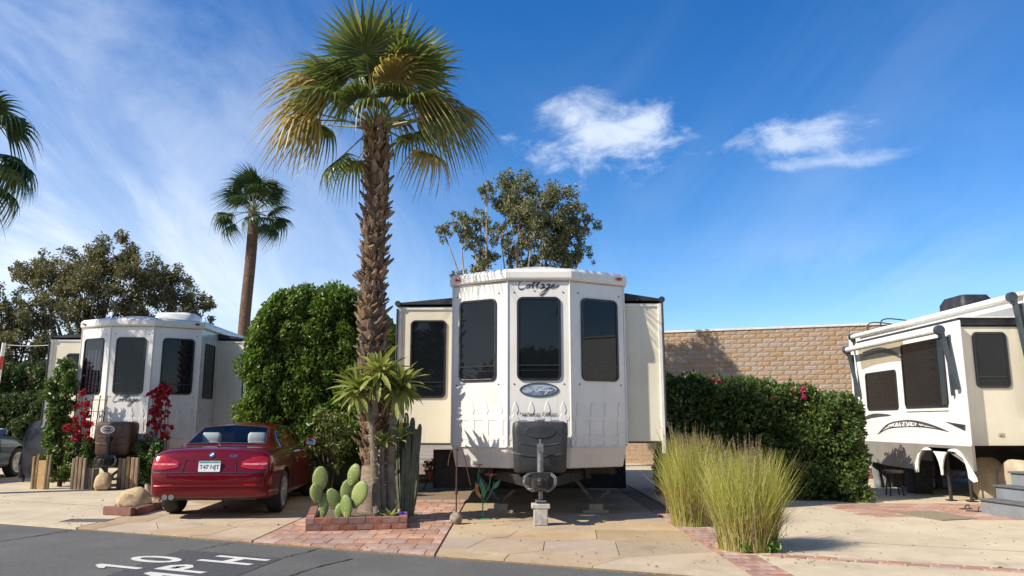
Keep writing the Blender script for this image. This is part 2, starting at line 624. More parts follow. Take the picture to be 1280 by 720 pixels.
def core_box(b, x0, x1, y0, y1, z0, z1, amp=.12, seed=0, n=10):
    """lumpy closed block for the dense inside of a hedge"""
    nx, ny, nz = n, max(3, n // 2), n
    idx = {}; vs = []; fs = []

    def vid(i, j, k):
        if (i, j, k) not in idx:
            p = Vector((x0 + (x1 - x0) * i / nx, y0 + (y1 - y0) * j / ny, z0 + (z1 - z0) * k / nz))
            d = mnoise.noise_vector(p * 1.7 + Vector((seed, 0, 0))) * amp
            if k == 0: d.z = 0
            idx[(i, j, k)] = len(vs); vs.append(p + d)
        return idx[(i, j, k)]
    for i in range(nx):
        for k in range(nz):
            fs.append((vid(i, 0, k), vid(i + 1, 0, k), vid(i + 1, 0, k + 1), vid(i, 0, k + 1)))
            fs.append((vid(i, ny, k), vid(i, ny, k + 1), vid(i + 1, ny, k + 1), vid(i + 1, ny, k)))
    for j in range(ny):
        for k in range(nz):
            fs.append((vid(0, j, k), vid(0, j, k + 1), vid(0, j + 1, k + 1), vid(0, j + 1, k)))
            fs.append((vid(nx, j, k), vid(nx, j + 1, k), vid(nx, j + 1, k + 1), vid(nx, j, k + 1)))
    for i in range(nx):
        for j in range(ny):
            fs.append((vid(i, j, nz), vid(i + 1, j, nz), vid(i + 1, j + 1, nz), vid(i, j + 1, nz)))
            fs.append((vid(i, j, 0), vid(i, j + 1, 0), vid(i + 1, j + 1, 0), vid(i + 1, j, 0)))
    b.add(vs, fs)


def copy_tree(o, parent=None):
    c = o.copy(); col.objects.link(c); c.parent = parent
    for ch in list(o.children):
        if ch is not c: copy_tree(ch, c)
    return c

# ================================================================== SETTING
ASPH = None


def asphalt(name, ca, cb):
    m = bpy.data.materials.new(name); m.use_nodes = True
    q = NG(m.node_tree); b = m.node_tree.nodes['Principled BSDF']
    t = q.n('ShaderNodeTexCoord'); v = t.outputs['Object']
    c = q.mix(q.mr(q.noise(v, .55, 5, .6), .35, .68), ca, cb)
    c = q.mix(q.m('MULTIPLY', q.mr(q.noise(v, 110, 2, .6), .56, .72), .75), c, (.20, .19, .175))
    c = q.mix(q.m('MULTIPLY', q.mr(q.noise(v, 85, 2, .6), .42, .30), .7), c, (.012, .012, .013))
    c = q.mix(q.m('MULTIPLY', q.mr(q.noise(v, 34, 3, .75), .52, .68), .45), c, (.19, .18, .165))
    c = q.mix(q.m('MULTIPLY', q.mr(q.noise(v, 27, 3, .75), .46, .32), .5), c, (.03, .03, .03))
    c = q.mix(q.m('MULTIPLY', q.mr(q.noise(v, .35, 6, .7, 1.0), .56, .66), .30), c, (.045, .044, .043))
    c = q.mix(q.m('MULTIPLY', q.mr(q.noise(v, 2.4, 5, .7), .58, .75), .35), c, (.15, .14, .125))
    q.l(c, b.inputs['Base Color'])
    b.inputs['Roughness'].default_value = .88
    bp = q.n('ShaderNodeBump'); bp.inputs['Strength'].default_value = .7; bp.inputs['Distance'].default_value = .012
    q.l(q.noise(v, 95, 4, .65), bp.inputs['Height']); q.l(bp.outputs[0], b.inputs['Normal'])
    return m


def slabmat(name, ca, cb, cc, rand=0.0, stain=(.30, .22, .13, .35), brushed=False):
    m = bpy.data.materials.new(name); m.use_nodes = True
    q = NG(m.node_tree); b = m.node_tree.nodes['Principled BSDF']
    t = q.n('ShaderNodeTexCoord'); ge = q.n('ShaderNodeNewGeometry'); v = ge.outputs['Position']
    c = q.mix(q.mr(q.noise(v, .8, 6, .62), .3, .7), ca, cb)
    c = q.mix(q.m('MULTIPLY', q.mr(q.noise(v, 3.7, 6, .65), .5, .75), .55), c, cc)
    c = q.mix(q.m('MULTIPLY', q.mr(q.noise(v, 1.6, 8, .7, .6), .54, .74), stain[3]), c, stain[:3])
    c = q.mix(q.m('MULTIPLY', q.mr(q.noise(v, 60, 3, .6), .5, .7), .22), c, tuple(x * .6 for x in cb))
    if rand:
        oi = q.n('ShaderNodeObjectInfo'); hh = q.n('ShaderNodeHueSaturation')
        q.l(c, hh.inputs['Color']); q.l(q.mr(oi.outputs['Random'], 0, 1, 1 - rand, 1 + rand, False), hh.inputs['Value'])
        q.l(q.mr(q.m('FRACT', q.m('MULTIPLY', oi.outputs['Random'], 9.7)), 0, 1, .8, 1.15, False), hh.inputs['Saturation'])
        c = hh.outputs[0]
    q.l(c, b.inputs['Base Color']); b.inputs['Roughness'].default_value = .8
    bp = q.n('ShaderNodeBump'); bp.inputs['Strength'].default_value = .35; bp.inputs['Distance'].default_value = .012
    q.l(q.m('ADD', q.noise(v, 28, 6, .65), q.m('MULTIPLY', q.noise(v, 4, 3), 1.5)), bp.inputs['Height']); q.l(bp.outputs[0], b.inputs['Normal'])
    return m


ASPH = asphalt('worn asphalt', (.085, .082, .076), (.118, .112, .100))
ASPHD = asphalt('black repainted asphalt', (.040, .041, .044), (.055, .055, .056))
STONE = slabmat('tan flagstone concrete', (.43, .325, .205), (.35, .255, .16), (.50, .41, .28), rand=.15, stain=(.23, .165, .11, .75))
JOINT = mat('sandy joint', (.24, .17, .10), (.16, .12, .08), 20, .95, .3, 60)
PALE = slabmat('pale concrete', (.53, .44, .30), (.43, .35, .235), (.60, .52, .39), stain=(.27, .21, .145, .75))
PAVER = mat('rose paver', (.40, .235, .165), (.31, .17, .12), 7, .85, .3, 50, rand=.22, dirt=(.52, .42, .33, .8), dscale=4)
DIRT = mat('dry ground', (.30, .24, .17), (.22, .17, .12), .5, .95, .4, 20)

gm = MB(); gm.add([(-900, -900, -.03), (900, -900, -.03), (900, 900, -.03), (-900, 900, -.03)], [(0, 1, 2, 3)])
ground = struct(gm.build('ground', DIRT))

A = G(0, 655); B = G(840, 720)
rdir = (B - A).normalized()
rn = Vector((-rdir.y, rdir.x, 0))          # away from the road, into the lots


def edgeY(x):
    return A.y + (x - A.x) * rdir.y / rdir.x


rd = MB()
p0 = A - rdir * 60; p1 = A + rdir * 60
NS = 60
vs = []; fs = []
for i in range(NS + 1):
    c = p0.lerp(p1, i / NS)
    wv = .03 * math.sin(i * 2.1) + .02 * math.sin(i * 5.3)
    vs += [c - rn * 7.4, c + rn * (.0 + wv)]
for i in range(NS):
    fs.append((2 * i, 2 * i + 2, 2 * i + 3, 2 * i + 1))
rd.add([(v.x, v.y, 0) for v in vs], fs)
road = struct(rd.build('road', ASPH))
# pavement on the near side, behind the camera
fp = MB(); fp.prism([tuple((p0 - rn * 7.4)[:2]), tuple((p0 - rn * 40)[:2]), tuple((p1 - rn * 40)[:2]), tuple((p1 - rn * 7.4)[:2])], -.02, .02)
struct(fp.build('pavement', PALE))


def on_road(a, b):
    """point on road: a along road from A, b metres towards the camera side"""
    return A + rdir * a - rn * b


# painted speed marking on a dark repainted patch
mk_o = G(236, 707)
text_r = rn.copy(); text_u = -rdir
pm = MB()
pa = [G(128, 722), G(228, 687), G(352, 699), G(262, 733)]
pm.add([(p.x, p.y, .004) for p in pa], [(0, 1, 2, 3)])
pm.build('repainted_patch', ASPHD, road)
PAINT = mat('worn white road paint', (.56, .54, .49), (.34, .33, .30), 30, .8, .2, 90, lo=.5, hi=.75)


def road_glyph(ch, cpx, cpy, h, w_):
    """stencilled letter: x across (reading direction), y along the road"""
    o = G(cpx, cpy); M = frame((o.x, o.y, .008), text_r, text_u); b = MB()
    sx, sy = .082, .13; x, y = w_ / 2, h / 2

    def q4(pts): b.add([(p[0], p[1], 0) for p in pts], [tuple(range(len(pts)))], M)
    if ch == '1': q4([(-sx / 2, -y), (sx / 2, -y), (sx / 2, y), (-sx * .3, y), (-sx * 1.5, y - .16), (-sx * 1.5, y - .24), (-sx / 2, y - .17)])
    if ch == 'H': q4([(-x, -y), (-x + sx, -y), (-x + sx, -sy / 2), (x - sx, -sy / 2), (x - sx, -y), (x, -y), (x, y), (x - sx, y), (x - sx, sy / 2), (-x + sx, sy / 2), (-x + sx, y), (-x, y)])
    if ch == 'M': q4([(-x, -y), (-x + sx, -y), (-x + sx, y * .35), (0, -y * .35), (x - sx, y * .35), (x - sx, -y), (x, -y), (x, y), (x - sx, y), (0, y * .1), (-x + sx, y), (-x, y)])
    if ch == '0':
        b.ring([(x * math.cos(a), y * math.sin(a)) for a in np.linspace(0, 2 * math.pi, 28, endpoint=False)], [((x - sx) * math.cos(a), (y - sy * .8) * math.sin(a)) for a in np.linspace(0, 2 * math.pi, 28, endpoint=False)], 0, .001, M)
    if ch == 'P':
        q4([(-x, -y), (-x + sx, -y), (-x + sx, -.0), (x * .4, -.0), (x, .10), (x, y - .12), (x * .4, y), (-x, y), (-x, y - .11), (x * .25, y - .11), (x - sx, y - .2), (x - sx, .15), (x * .25, .11), (-x + sx, .11), (-x + sx, y - .112), (-x, y - .112)])
    b.build('painted_letter', PAINT, road, fixn=False)


road_glyph('1', 148, 709, .58, .20)
road_glyph('0', 195, 700, .62, .32)
road_glyph('M', 200, 724.5, .70, .42)
road_glyph('P', 236, 711.5, .60, .30)
road_glyph('H', 292, 701, .68, .34)

# cracks in the asphalt
CRACK = mat('tar filled crack', (.012, .012, .012), (.03, .028, .026), 20, .9)


def crack(pts, wd=.02):
    b = MB(); q = random.Random(len(pts) + int(pts[0][0]))
    P_ = [G(*p) for p in pts]; out = []
    for i in range(len(P_) - 1):
        n = 10
        for k in range(n):
            c = P_[i].lerp(P_[i + 1], k / n); out.append((c.x + q.uniform(-.02, .02), c.y + q.uniform(-.025, .025), .005))
    out.append((*P_[-1][:2], .005))
    b.ribbon(out, [wd * q.uniform(.4, 1.4) for _ in out], (0, 0, 1))
    b.build('crack', CRACK, road, fixn=False)


crack([(0, 677), (40, 671), (90, 663)], .022)
crack([(345, 725), (400, 708), (440, 699)], .03)
crack([(345, 699), (385, 690), (410, 681)], .022)
crack([(245, 688), (290, 679), (320, 675)], .016)

# --- lot surfaces: strips along the lots (x), cut by the road line
xb1 = G(105, 660).x
xb2 = G(322, 676).x
xb3 = G(548, 690).x
xb4 = G(965, 712).x
YB = 27.0


def strip(name, x0, x1, m, z=.0, y0=None, yb=YB):
    b = MB()
    pts = [(x0, edgeY(x0) + .02 if y0 is None else y0), (x1, edgeY(x1) + .02 if y0 is None else y0), (x1, yb), (x0, yb)]
    b.prism(pts, -.06, z)
    return struct(b.build(name, m))


def clip(poly, n, d):
    out = []
    for i in range(len(poly)):
        a = poly[i]; b = poly[(i + 1) % len(poly)]
        da = n[0] * a[0] + n[1] * a[1] - d; db = n[0] * b[0] + n[1] * b[1] - d
        if da <= 0: out.append(a)
        if da * db < 0:
            t = da / (da - db); out.append((a[0] + (b[0] - a[0]) * t, a[1] + (b[1] - a[1]) * t))
    return out


def flagstones(parent, x0, x1, yb, cell, seed, gap=.009, z=.028):
    q = random.Random(seed)
    base = [(x0, edgeY(x0) + .03), (x1, edgeY(x1) + .03), (x1, yb), (x0, yb)]
    ymin = min(p[1] for p in base)
    seeds = []
    tries = 0
    while tries < 4000:
        p = (q.uniform(x0, x1), q.uniform(ymin, yb)); tries += 1
        if all((p[0] - s[0]) ** 2 + ((p[1] - s[1]) * .8) ** 2 > cell ** 2 for s in seeds): seeds.append(p)
    for i, s in enumerate(seeds):
        poly = base
        for j, t in enumerate(seeds):
            if i == j: continue
            nx, ny = t[0] - s[0], t[1] - s[1]; L = math.hypot(nx, ny)
            if L > cell * 4.5: continue
            nx /= L; ny /= L
            d = nx * (s[0] + t[0]) / 2 + ny * (s[1] + t[1]) / 2 - gap / 2
            poly = clip(poly, (nx, ny), d)
            if len(poly) < 3: break
        if len(poly) < 3: continue
        cx = sum(p[0] for p in poly) / len(poly); cy = sum(p[1] for p in poly) / len(poly)
        zz = z + q.uniform(-.0015, .0015)
        b = MB(); b.prism([(p[0] - cx, p[1] - cy) for p in poly], -.02, zz)
        b.build('flagstone', STONE, parent, loc=(cx, cy, 0))


lotL = strip('concrete_drive', -26, xb1 - .02, PALE, .028)
lotC = strip('car_pad', xb1, xb2 - .01, JOINT, .012)
lotP = strip('paver_walk', xb2, xb3 - .01, JOINT, .012)
lotM = strip('trailer_pad', xb3, xb4 - .32, JOINT, .012)
lotB = strip('brick_border', xb4 - .31, xb4 + .06, JOINT, .012)
lotR = strip('concrete_pad', xb4 + .07, 30, PALE, .028)
flagstones(lotC, xb1 + .01, xb2 - .02, 15.5, .62, 5)
flagstones(lotM, xb3 + .01, xb4 - .33, 17.0, .70, 11)

# pavers
pb = MB(); pb.box((0, 0, -.01), (.292, .382, .076)); PAVME = pb.mesh('paver', PAVER)
FADED = mat('faded brick paver', (.36, .205, .15), (.29, .15, .11), 9, .88, .3, 50, rand=.25, dirt=(.56, .49, .40, .95), dscale=3.5, lo=.4)
pb = MB(); pb.box((0, 0, -.01), (.094, .196, .076)); SBRME = pb.mesh('brick', FADED)


def lay(parent, me, x0, x1, y0f, y1, sx, sy, seed, name, rot=0.0, lim=300, z=0.0, skip=None):
    q = random.Random(seed); cnt = 0
    y = min(y0f(x0), y0f(x1)); r = 0
    while y < y1:
        x = x0 + (sx / 2 if r % 2 else 0)
        while x + sx * .5 <= x1 + .001:
            cx = x + sx / 2
            if y > y0f(cx) + .0 and cx + sx / 2 <= x1 + .03 and cnt < lim and not (skip and skip(cx, y + sy / 2)):
                o = bpy.data.objects.new(name, me); col.objects.link(o); o.parent = parent
                o.location = (cx, y + sy / 2, z + q.uniform(-.002, .003)); o.rotation_euler = (q.uniform(-.006, .006), q.uniform(-.006, .006), rot + q.uniform(-.012, .012))
                cnt += 1
            x += sx
        y += sy; r += 1


def lay_clip(parent, x0, x1, y1, sx, sy, m, name, seed, gap=.010, z=.028):
    q = random.Random(seed); y = min(edgeY(x0), edgeY(x1)); r_ = 0
    # road line as half plane: keep the lot side
    nrm = (-rn.x, -rn.y); dd_ = nrm[0] * A.x + nrm[1] * (A.y + .035)
    while y < y1:
        x = x0 - (sx / 2 if r_ % 2 else 0)
        while x < x1 - .02:
            a_, c_ = max(x, x0), min(x + sx, x1)
            if c_ - a_ > .03:
                poly = clip([(a_ + gap / 2, y + gap / 2), (c_ - gap / 2, y + gap / 2), (c_ - gap / 2, y + sy - gap / 2), (a_ + gap / 2, y + sy - gap / 2)], nrm, dd_)
                if len(poly) >= 3:
                    cx = sum(p[0] for p in poly) / len(poly); cy = sum(p[1] for p in poly) / len(poly)
                    b = MB(); b.prism([(p[0] - cx, p[1] - cy) for p in poly], -.04, z + q.uniform(-.002, .002)); o = b.build(name, m, parent, loc=(cx, cy, 0)); o.rotation_euler = (q.uniform(-.005, .005), q.uniform(-.005, .005), 0)
            x += sx
        y += sy; r_ += 1


lay_clip(lotP, xb2 + .005, xb3 - .012, 14.2, .302, .392, PAVER, 'paver', 3)
lay_clip(lotB, xb4 - .305, xb4 + .055, 12.6, .12, .206, FADED, 'brick', 4, .007)
# transverse brick bands and the brick apron beside the steps of the right lot
bb = MB(); bb.box((0, 0, .0), (.196, .094, .07)); HBRME = bb.mesh('brick', FADED)
lay(lotR, HBRME, xb4 + .08, 7.6, lambda x: edgeY(x) + .26, 1e9 if False else 0, .206, .104, 9, 'brick')
for k in range(26):
    for r_ in range(2):
        x = xb4 + .2 + k * .206 + (.103 if r_ else 0)
        yy = edgeY(x) + 1.42 + r_ * .104
        o = bpy.data.objects.new('brick', HBRME); col.objects.link(o); o.parent = lotR
        o.location = (x, yy, rnd.uniform(-.0005, .002)); o.rotation_euler = (0, 0, math.atan2(rdir.y, rdir.x))
HP = MB(); HP.box((0, 0, 0), (.292, .192, .072)); HPME = HP.mesh('paver', PAVER)
lay(lotR, HPME, 5.2, 9.4, lambda x: 11.15 + max(0, (7.2 - x)) * .35, 13.5, .302, .202, 21, 'paver', z=.0)
# drain grate in the left drive
dg = G(30, 672)
DG = MB()
DG.ring(rrect(0, 0, .62, .34, .02, 2), rrect(0, 0, .56, .28, .02, 2), .028, .036)
for k in range(8): DG.box((-.24 + k * .07, 0, .031), (.03, .28, .006))
gr_ = DG.build('drain_grate', GREYMET, lotL, loc=(dg.x, edgeY(dg.x) + .62, 0))
# expansion joints in the pale concrete
for (nm, par, x0, x1, off) in (('joint', lotL, -20, xb1 - .05, 2.2), ('joint', lotR, xb4 + .1, 12, 2.9), ('joint', lotL, -20, xb1 - .05, 4.9)):
    b = MB(); b.ribbon([(x0, edgeY(x0) + off, .0295), (x1, edgeY(x1) + off, .0295)], .014, (0, 0, 1)); b.build(nm, JOINT, par, fixn=False)

# ------------------------------------------------------------------ block wall at the back
BLK = mat('split face block', (.355, .25, .165), (.30, .21, .138), 9, .92, .9, 26, rand=.03, dirt=(.40, .295, .205, .45), dscale=12)
MORT = mat('mortar', (.27, .20, .14), None, 20, .95)
COPE = mat('pale coping', (.62, .57, .50), (.52, .47, .41), 5, .85)
wA = P(818, 413, 26.4); wB = P(1114, 403, 24.0)
wtop = (wA.z + wB.z) / 2
wdv = Vector((wB.x - wA.x, wB.y - wA.y, 0)); wlen = wdv.length
wroot = thing('block_wall', 'tall tan split face block wall with pale coping behind the hedge', 'wall', (wB.x, wB.y, 0), math.atan2(wdv.y, wdv.x))
# local x runs from the right-hand end (0) back to the left (negative)
LW = 13.0; CH = .1524; CL = .4064
NC = int(wtop / CH)
b = MB(); b.box((-LW / 2, .14, NC * CH / 2), (LW - .02, .24, NC * CH - .01)); b.build('backing', MORT, wroot)
bv = []
for k in range(4):
    q = random.Random(k); bb = MB(); n1, n2 = 7, 4
    vs = []; fs = []
    for j in range(n2 + 1):
        for i in range(n1 + 1):
            e = (i in (0, n1)) or (j in (0, n2))
            vs.append((-.5 * .401 + .401 * i / n1, .0 if e else -q.uniform(.004, .018), -.5 * .148 + .148 * j / n2))
    for j in range(n2):
        for i in range(n1):
            a = j * (n1 + 1) + i; fs.append((a, a + 1, a + n1 + 2, a + n1 + 1))
    bb.add(vs, fs); bb.box((0, .04, 0), (.401, .078, .148)); bv.append(bb.mesh('block', BLK))
rest = MB(); cnt = 0
for c in range(NC):
    cz = (c + .5) * CH
    off = 0 if c % 2 else CL / 2
    for i in range(int(LW / CL)):
        cx = -off - CL * (i + .5) + (0 if c % 2 else 0)
        if c >= NC - 15 and i < 19 and cnt < 298:
            o = bpy.data.objects.new('block', bv[rnd.randrange(4)]); col.objects.link(o); o.parent = wroot
            o.location = (cx, -.005 + rnd.uniform(-.003, .003), cz); cnt += 1
        else:
            rest.box((cx, .04, cz), (.401, .08, .148))
    if off: rest.box((-off / 2, .04, cz), (off - .01, .08, .148))
ro = rest.build('plain_blocks', BLK, wroot); ro['kind'] = 'stuff'
b = MB(); b.box((-LW / 2 + .02, .13, NC * CH + .035), (LW + .06, .36, .07)); b.build('coping', COPE, wroot, bevel=.01)

# ================================================================== TRAILERS
FLAG = None


def window(parent, F_, cx, cy, w_, h_, r=.09, bar=None, lift=0.0, pane=None, fw=.035):
    """window = black frame, with pane and slider bar as sub-parts; F_ is a wall frame, cx/cy in it"""
    b = MB(); b.ring(rrect(cx, cy, w_, h_, r), rrect(cx, cy, w_ - 2 * fw, h_ - 2 * fw, max(r - fw, .01)), -.004 + lift, .022 + lift, F_)
    o = b.build('window', BLACKF, parent, bevel=.004)
    b = MB(); b.prism(rrect(cx, cy, w_ - 1.6 * fw, h_ - 1.6 * fw, max(r - fw * .8, .01)), .0 + lift, .009 + lift, F_)
    b.build('pane', pane or PANE, o)
    if bar is not None:
        b = MB(); b.box((cx, cy - h_ / 2 + h_ * bar, .014 + lift), (w_ - 1.9 * fw, .022, .014), F_)
        b.box((cx, cy - h_ / 2 + h_ * bar - .075, .011 + lift), (w_ - 1.9 * fw, .010, .008), F_)
        b.build('slider_bar', BLACKF, o)
    return o


def picket_outline(w_, h_):
    w2 = w_ / 2
    L = [(w2, 0), (w2, h_ * .66), (w2 * .45, h_ * .71), (w2 * .85, h_ * .79), (w2 * .55, h_ * .90), (0, h_)]
    return L + [(-x, y) for x, y in L[-2::-1]]


def wheel(parent, M, rad=.34, wd=.22, spokes=5, rimmat=None, cover=None, name='wheel', split=True):
    """wheel lathed about local z (outward +z)"""
    t = MB(); r = rad
    t.lathe([(r * .66, -wd / 2), (r * .9, -wd / 2), (r * .985, -wd * .36), (r, -wd * .2), (r, wd * .2), (r * .985, wd * .36), (r * .9, wd / 2), (r * .68, wd * .46), (r * .655, wd * .3)], 36, M)
    o = t.build(name, RUBBER, parent, smooth='auto')
    b = MB(); b.lathe([(r * .66, wd * .40), (r * .69, wd * .47), (r * .62, wd * .44), (r * .60, wd * .1), (0.001, wd * .05)], 36, M)
    b.build('rim', ALLOY if rimmat is None else rimmat, o, smooth='auto')
    s = MB()
    for k in range(spokes):
        a0 = 2 * math.pi * k / spokes
        for da in ((-.16, .16) if split else (0,)):
            a = a0 + da
            s.bar((r * .10 * math.cos(a0), r * .10 * math.sin(a0), wd * .38), (r * .62 * math.cos(a), r * .62 * math.sin(a), wd * .43), r * (.085 if split else .16), r * .05, (0, 0, 1), M)
    s.lathe([(r * .16, wd * .2), (r * .15, wd * .42), (r * .09, wd * .46), (0.001, wd * .46)], 16, M)
    s.build('spokes', ALLOY if rimmat is None else rimmat, o, bevel=.004)
    d = MB(); d.lathe([(r * .45, wd * .06), (r * .45, wd * .16), (.001, wd * .16)], 24, M)
    d.build('brake_disc', GREYMET, o)
    return o


def bay_trailer(name, label, loc, rz, cfg):
    t = thing(name, label, 'trailer', loc, rz)
    W, w2, d = 2.69, .47, .50
    zb, zl, zp, zt = .70, 1.01, 3.49, 3.68
    L = 9.2
    foot = [(-W / 2, 0), (-w2, -d), (w2, -d), (W / 2, 0), (W / 2, L), (-W / 2, L)]

    def scaled(f, e):
        # offset the footprint outwards by e (front faces only need to be close)
        return [(-W / 2 - e, -.0), (-w2 - e * .45, -d - e), (w2 + e * .45, -d - e), (W / 2 + e, 0), (W / 2 + e, L), (-W / 2 - e, L)]
    b = MB(); b.prism(foot, zl, zp + .05); b.build('body', WHITE, t, bevel=.025, bseg=3)
    # tucked-under lower lip
    lo = [(x, y, zb) for x, y in [(-W / 2 + .06, .09), (-w2 + .02, -d + .10), (w2 - .02, -d + .10), (W / 2 - .06, .09), (W / 2 - .06, L), (-W / 2 + .06, L)]]
    hi = [(x, y, zl + .004) for x, y in scaled(foot, -.008)]
    b = MB(); b.loft([lo, hi]); b.build('lower_lip', WHITE, t, bevel=.02)
    # overhanging brow and roof
    b = MB()
    b.loft([[(x, y, zp) for x, y in scaled(foot, .035)], [(x, y, zp + .03) for x, y in scaled(foot, .06)], [(x, y, zt - .05) for x, y in scaled(foot, .06)], [(x, y, zt) for x, y in scaled(foot, .0)]])
    b.build('brow', WHITE, t, bevel=.022, bseg=3)
    b = MB()
    sec = []
    for yy in (-.36, 0.2, L - .1):
        sec.append([(x, yy, zt - .02 + .075 * (1 - (x / 1.25) ** 2)) for x in np.linspace(-1.25, 1.25, 9)] + [(1.25, yy, zt - .04), (-1.25, yy, zt - .04)])
    sec[0] = [(p[0] * .5, p[1], p[2]) for p in sec[0]]
    b.loft(sec); b.build('roof', WHITE, t, smooth='auto')
    # wall frames of the three bay panels
    FC = frame((0, -d, 0), (1, 0, 0), (0, 0, 1))
    ml = Vector((-(W / 2 + w2) / 2, -d / 2, 0)); mr_ = Vector(((W / 2 + w2) / 2, -d / 2, 0))
    FL = frame(ml, (W / 2 - w2, -d, 0), (0, 0, 1)); FR = frame(mr_, (W / 2 - w2, d, 0), (0, 0, 1))
    pw = math.hypot(W / 2 - w2, d)
    for (F_, ww, off) in ((FL, .68, -.03), (FC, .66, 0), (FR, .68, .03)):
        window(t, F_, off, 2.61, ww, 1.26, .09, .18, pane=cfg.get('pane') if F_ is FL else None)
        # little screws beside the panels
        s = MB()
        for sx in (-1, 1):
            for zz in (1.93, 3.31): s.lathe([(.012, 0), (.012, .006), (.001, .008)], 8, F_ @ Matrix.Translation((off + sx * (ww / 2 + .04), zz, 0)))
        s.build('screw', DARKMET, t, each=True)
    # pickets moulded in low relief
    for (F_, wdt) in ((FL, pw), (FC, 2 * w2), (FR, pw)):
        n = 4
        for k in range(n):
            x = -wdt / 2 + wdt * (k + .5) / n
            b = MB(); b.prism([(x + p[0], 1.02 + p[1]) for p in picket_outline(.105, .66)], -.004, .009, F_); b.build('picket', WHITE, t, bevel=.005)
        b = MB()
        for zz in (1.14, 1.43): b.box((0, zz, .001), (wdt - .06, .06, .010), F_)
        b.build('rail', WHITE, t, bevel=.003, each=True)
    for (x, y) in ((-W / 2, 0), (-w2, -d), (w2, -d), (W / 2, 0)):
        b = MB(); b.tube([(x, y - .004, zl + .01), (x, y - .004, zp)], .013, 8); b.build('corner_bead', WHITE, t, smooth='auto')
    for (F_, wdt) in ((FL, pw), (FC, 2 * w2), (FR, pw)):
        b = MB(); b.box((0, zl + .004, .004), (wdt - .02, .022, .016), F_); b.build('belt_trim', TRIMW, t, bevel=.004)
        b = MB(); b.box((0, zp - .012, .004), (wdt - .03, .016, .012), F_); b.build('sealant_line', mat('grey sealant', (.42, .40, .36), (.3, .28, .25), 20, .7), t)
    # marker lights
    for (F_, x) in ((FL, -pw / 2 + .12), (FR, pw / 2 - .12)):
        b = MB(); b.lathe([(.045, 0), (.045, .012), (.03, .02), (.001, .022)], 16, F_ @ Matrix.Translation((x, (zp + zt) / 2 - .005, .058)) @ Matrix.Diagonal((1.2, .55, 1, 1)))
        b.build('marker_light', REDLENS, t, smooth='auto')
    # roof unit
    ax, ay, aw, ad, ah = cfg['ac']
    s = []
    for (k, zz) in ((.94, 0), (1.0, .05), (.98, .6 * ah), (.86, .92 * ah), (.6, ah)):
        s.append([(ax + p[0] * k, ay + p[1] * k, zt + .04 + zz) for p in rrect(0, 0, aw, ad, .18, 4)])
    b = MB(); b.loft(s); b.build('roof_air_conditioner', WHITE, t, smooth='auto')
    # slide-out rooms
    for (side, out, ys, yl, win, *zz_) in cfg['slides']:
        x0, x1 = side * W / 2, side * (W / 2 + out)
        zs0, zs1 = zz_ or (1.02, 3.33)
        b = MB(); b.box(((x0 + x1) / 2, ys + yl / 2, (zs0 + zs1) / 2), (abs(out) + .02, yl, zs1 - zs0)); sl = b.build('slide_room', CREAM, t, bevel=.012)
        b = MB()
        b.box((x1 + side * .012, ys - .012, (zs0 + zs1) / 2 - .09), (.055, .05, zs1 - zs0 + .18)); b.box((x1 + side * .012, ys + yl, (zs0 + zs1) / 2), (.05, .05, zs1 - zs0))
        b.box(((x0 + x1) / 2, ys - .008, zs1 - .02), (abs(out) + .02, .025, .05))
        b.build('corner_trim', TRIMW, sl, bevel=.006, each=True)
        b = MB(); b.box(((x0 + x1) / 2, ys + yl / 2, zs0 - .01), (abs(out) - .02, yl - .02, .03)); b.build('underside', DARKMET, sl)
        # slide topper: vinyl with black roller
        b = MB()
        sec = [[(x0, yy, zs1 + .17), (x1 + side * .03, yy, zs1 + .075), (x1 + side * .03, yy, zs1 + .045), (x0, yy, zs1 + .05)] for yy in (ys - .05, ys + yl + .03)]
        b.loft(sec); b.build('slide_topper', VINYLBLK, sl)
        b = MB(); b.tube([(x1 + side * .045, ys - .07, zs1 + .06), (x1 + side * .045, ys + yl + .05, zs1 + .06)], .05, 12); b.build('topper_roller', VINYLBLK, sl, smooth='auto')
        if win:
            FW = frame(((x0 + x1) / 2, ys, 0), (1, 0, 0), (0, 0, 1))
            window(sl, FW, win[0], win[1], win[2], win[3], .08, .20)
        b = MB(); b.tube([(x1 + side * .05, ys - .05, 1.3), (x1 + side * .05, ys - .05, 3.3)], .018, 6); b.build('awning_arm', DARKMET, sl)
    # chassis
    b = MB()
    for sx in (-1, 1):
        b.box((sx * .75, L / 2, .62), (.09, L - .3, .2))
    for yy in np.arange(.4, L, 1.1): b.box((0, yy, .63), (W - .3, .07, .1))
    b.box((0, L / 2 + .1, .695), (W - .16, L - .3, .02))
    b.build('chassis', DARKMET, t)
    b = MB(); b.box((-.15, 4.4, .42), (4.0 if not cfg.get('badge') else 2.6, .03, .78)); b.build('under_shade_panel', VINYLBLK, t)  # black panel added to stand in for the deep shade beneath the floor
    b = MB(); b.bar((-.72, .35, .58), (-.05, -1.32, .55), .08, .13); b.bar((.72, .35, .58), (.05, -1.32, .55), .08, .13)
    b.box((0, -.72, .60), (.62, .09, .08)); b.box((0, -.62, .655), (.6, .42, .02)); b.box((0, -1.36, .56), (.16, .22, .12)); b.lathe([(.0015, 0), (.06, .0), (.062, .07), (.03, .1), (.001, .1)], 14, Matrix.Translation((0, -1.44, .54)))
    b.build('tongue', DARKMET, t, bevel=.006)
    for yy in (5.0, 5.85):
        for sx in (-1, 1):
            wheel(t, Matrix.Translation((sx * 1.05, yy, .36)) @ Matrix.Rotation(sx * math.pi / 2, 4, 'Y'), .36, .22, 6, split=False)
    # gas bottle cover
    b = MB(); s = []
